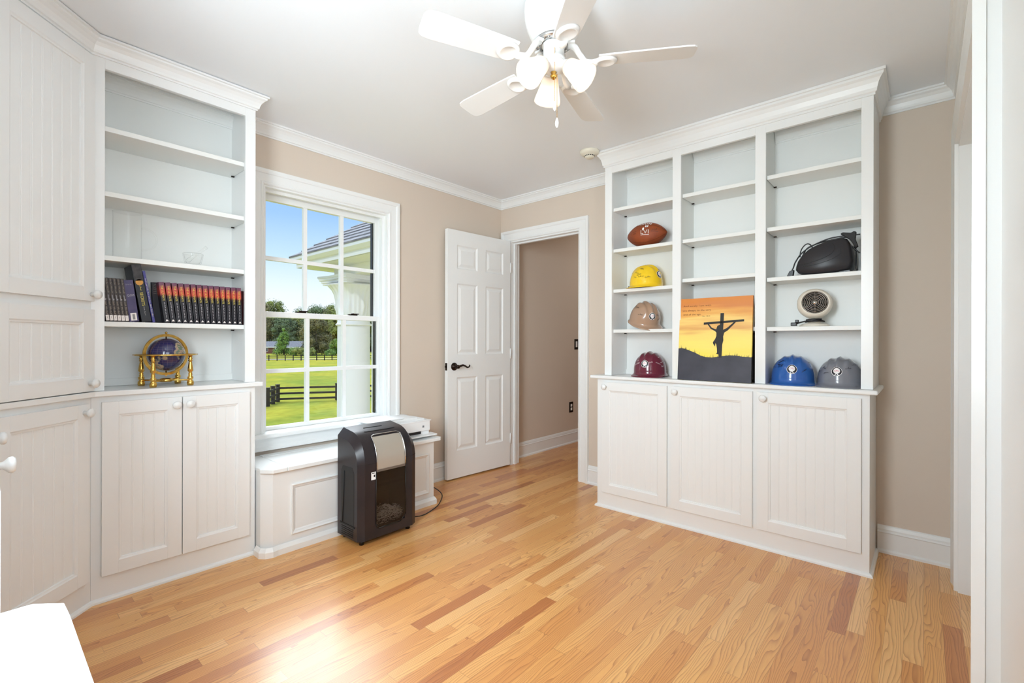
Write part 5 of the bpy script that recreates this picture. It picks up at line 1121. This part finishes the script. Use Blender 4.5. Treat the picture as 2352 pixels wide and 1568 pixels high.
# brick house
BRK = mat('red_brick', (132, 84, 70), 0.85, noise=(8, (110, 66, 54))); SHG2 = mat('grey_shingles', (120, 120, 126), 0.85, noise=(3, (98, 98, 104))); TRM = mat('house_trim', (232, 232, 228), 0.6); DGL = mat('dark_glass', (60, 66, 74), 0.2)
def house(px0, px1, D, hw, hr, label, depth=7, brick=BRK):
    a, b = G(px0, D), G(px1, D); d = (b - a); L_ = d.length; root = tag(empty('house', a, math.atan2(d.y, d.x)), label, 'house')
    m = MB(); m.box(0, L_, 0, depth, 0, hw); m.build('walls', brick, root)
    m = MB(); m.prism([(-0.5, hw), (depth / 2, hw + hr), (depth + 0.5, hw), (depth + 0.5, hw - 0.15), (-0.5, hw - 0.15)], -0.5, L_ + 0.5, 'x'); m.build('roof', SHG2, root)
    m = MB(); m.box(-0.5, L_ + 0.5, -0.56, -0.5, hw - 0.25, hw + 0.02); m.build('fascia', TRM, root)
    k = max(1, int(L_ / 3.4))
    for i in range(k):
        x = (i + 0.5) * L_ / k; m = MB(); m.box(x - 0.55, x + 0.55, -0.05, 0, 0.7, 2.0); w_ = m.build('window', TRM, root); m = MB(); m.box(x - 0.45, x + 0.45, -0.07, -0.05, 0.8, 1.9); m.build('window_pane', DGL, w_)
    for i in range(k + 1):
        x = i * L_ / k; m = MB(); m.box(x - 0.12, x + 0.12, -0.5, -0.26, 0, hw - 0.15); m.build('porch_post', TRM, root)
    return root
house(590, 634, 163, 2.3, 1.9, 'red brick house with grey roof and white porch posts, left in the window'); house(652, 688, 166, 2.2, 2.1, 'second low brick house with pale roof behind the bright green tree')
house(757, 772, 168, 1.9, 0.5, 'small white shed at the forest edge, right in the window', 3, TRM)
# portico
PCW = mat('portico_white', (226, 228, 230), 0.5); RFM = bpy.data.materials.new('portico_shingles'); RFM.use_nodes = True; n_ = RFM.node_tree; b_ = n_.nodes['Principled BSDF']; b_.inputs['Roughness'].default_value = 0.9
g_ = gnode('ShaderNodeTexCoord'); sx = gnode('ShaderNodeSeparateXYZ'); n_.links.new(g_.outputs['Object'], sx.inputs[0])
nz = gnode('ShaderNodeTexNoise'); nz.inputs['Scale'].default_value = 5; nz.inputs['Detail'].default_value = 6; mp = gnode('ShaderNodeMapping'); mp.inputs['Scale'].default_value = (1, 1, 6); n_.links.new(g_.outputs['Object'], mp.inputs[0]); n_.links.new(mp.outputs[0], nz.inputs['Vector'])
rf = gnode('ShaderNodeValToRGB'); n_.links.new(nz.outputs['Fac'], rf.inputs[0]); rf.color_ramp.elements[0].position = 0.35; rf.color_ramp.elements[0].color = srgb(92, 92, 98); rf.color_ramp.elements[1].position = 0.65; rf.color_ramp.elements[1].color = srgb(134, 132, 134); n_.links.new(rf.outputs[0], b_.inputs['Base Color'])
KX, KY, EZ0, EZ1 = 3.635, 8.0, 2.364, 2.515
por = tag(empty('portico', (0, 0, 0)), 'white portico corner with tall column and grey shingled hip roof outside the window', 'portico')
m = MB(); m.box(KX + 0.02, 10, 3.5, KY - 0.02, EZ0, EZ0 + 0.03); m.build('soffit', PCW, por)
m = MB(); m.molding([(KX, 3.5), (KX, KY), (10, KY)], [(0.0, EZ0), (0.0, EZ0 + 0.1)] if False else [(0, EZ0), (-0.02, EZ0), (-0.02, EZ1), (-0.10, EZ1 + 0.02), (-0.10, EZ1 - 0.03), (-0.055, EZ1 - 0.075), (-0.02, EZ1 - 0.08)][::1]); m.build('fascia', PCW, por)
sl = 0.714; e = 0.11; T_ = 3.2; z0 = EZ1 + 0.02
m = MB(); nc = 22
for k in range(nc):     # overlapping shingle courses on the two faces
    a, b = T_ * k / nc, T_ * (k + 1) / nc; za, zb = z0 + sl * a + 0.022, z0 + sl * b + 0.004
    X0, X1, Y0, Y1 = KX - e + a, KX - e + b, KY + e - a, KY + e - b
    m.add([(X0, 3.5, za), (X0, Y0, za), (X1, Y1, zb), (X1, 3.5, zb)], [(0, 1, 2, 3)]); m.add([(X0, 3.5, za), (X0, Y0, za), (X0, Y0, za - 0.026), (X0, 3.5, za - 0.026)], [(0, 1, 2, 3)])
    m.add([(X0, Y0, za), (10, Y0, za), (10, Y1, zb), (X1, Y1, zb)], [(0, 1, 2, 3)]); m.add([(X0, Y0, za), (10, Y0, za), (10, Y0, za - 0.026), (X0, Y0, za - 0.026)], [(0, 1, 2, 3)])
m.build('roof', RFM, por)
CC = (4.26, 7.29); cx_, cy_ = CC
m = MB(); m.box(cx_ - 0.23, 10, cy_ - 0.23, cy_ + 0.23, 2.21, EZ0); m.box(cx_ - 0.23, cx_ + 0.23, 3.5, cy_ - 0.23, 2.21, EZ0); m.build('beam', PCW, por)
col_ = tag(empty('column', (cx_, cy_, GZ)), 'tall round white column with a fluted flaring capital outside the window', 'column'); hb = -GZ
m = MB(); m.lathe([(0.285, 0.25), (0.275, 1.2), (0.262, 1.38 + hb), (0.262, 1.385 + hb)], n=48); m.lathe([(0.36, 0), (0.36, 0.12), (0.33, 0.2), (0.29, 0.26)], n=40); m.build('shaft', PCW, col_)
m = MB(); m.lathe([(0.262, 1.385 + hb), (0.285, 1.39 + hb), (0.295, 1.405 + hb), (0.285, 1.42 + hb), (0.270, 1.425 + hb), (0.27, 1.44 + hb), (0.262, 1.445 + hb), (0.262, 1.54 + hb)], n=48); m.build('ring', PCW, col_)
m = MB(); nb = 144; vs = []; pr = [(0.262, 1.54), (0.275, 1.60), (0.278, 1.70), (0.285, 1.80), (0.305, 1.90), (0.345, 1.98), (0.40, 2.04), (0.43, 2.065), (0.40, 2.07)]
for j, (r, z) in enumerate(pr):
    for i in range(nb):
        a = 2 * PI * i / nb; k = 0.5 + 0.5 * math.cos(24 * a); rr = r + (0.014 if j else 0) * k + (0.05 * max(0, math.cos(8 * a)) ** 3 * math.exp(-((z - 1.72) / 0.035) ** 2) + 0.04 * max(0, -math.cos(8 * a)) ** 3 * math.exp(-((z - 1.86) / 0.035) ** 2)); vs.append((rr * math.cos(a), rr * math.sin(a), z + hb))
m.add(vs, [(j * nb + i, j * nb + (i + 1) % nb, (j + 1) * nb + (i + 1) % nb, (j + 1) * nb + i) for j in range(len(pr) - 1) for i in range(nb)], True); m.build('capital', PCW, col_)
m = MB()
for (h_, z0_, z1_) in ((0.38, 2.065, 2.10), (0.40, 2.10, 2.14), (0.43, 2.14, 2.175), (0.445, 2.175, 2.209)):
    P = []
    for k in range(4):
        a = PI / 4 + k * PI / 2
        for j in range(9):
            t = j / 9; c0 = Vector((math.cos(a), math.sin(a))) * h_ * 1.41; c1 = Vector((math.cos(a + PI / 2), math.sin(a + PI / 2))) * h_ * 1.41; p = c0.lerp(c1, 0.05 + 0.9 * t / (8 / 9) if j < 9 else 1); p = p * (1 - 0.13 * math.sin(PI * min(1, t * 9 / 8))); P.append((p.x, p.y))
    m.prism(P, z0_ + hb, z1_ + hb)
m.build('abacus', PCW, col_)
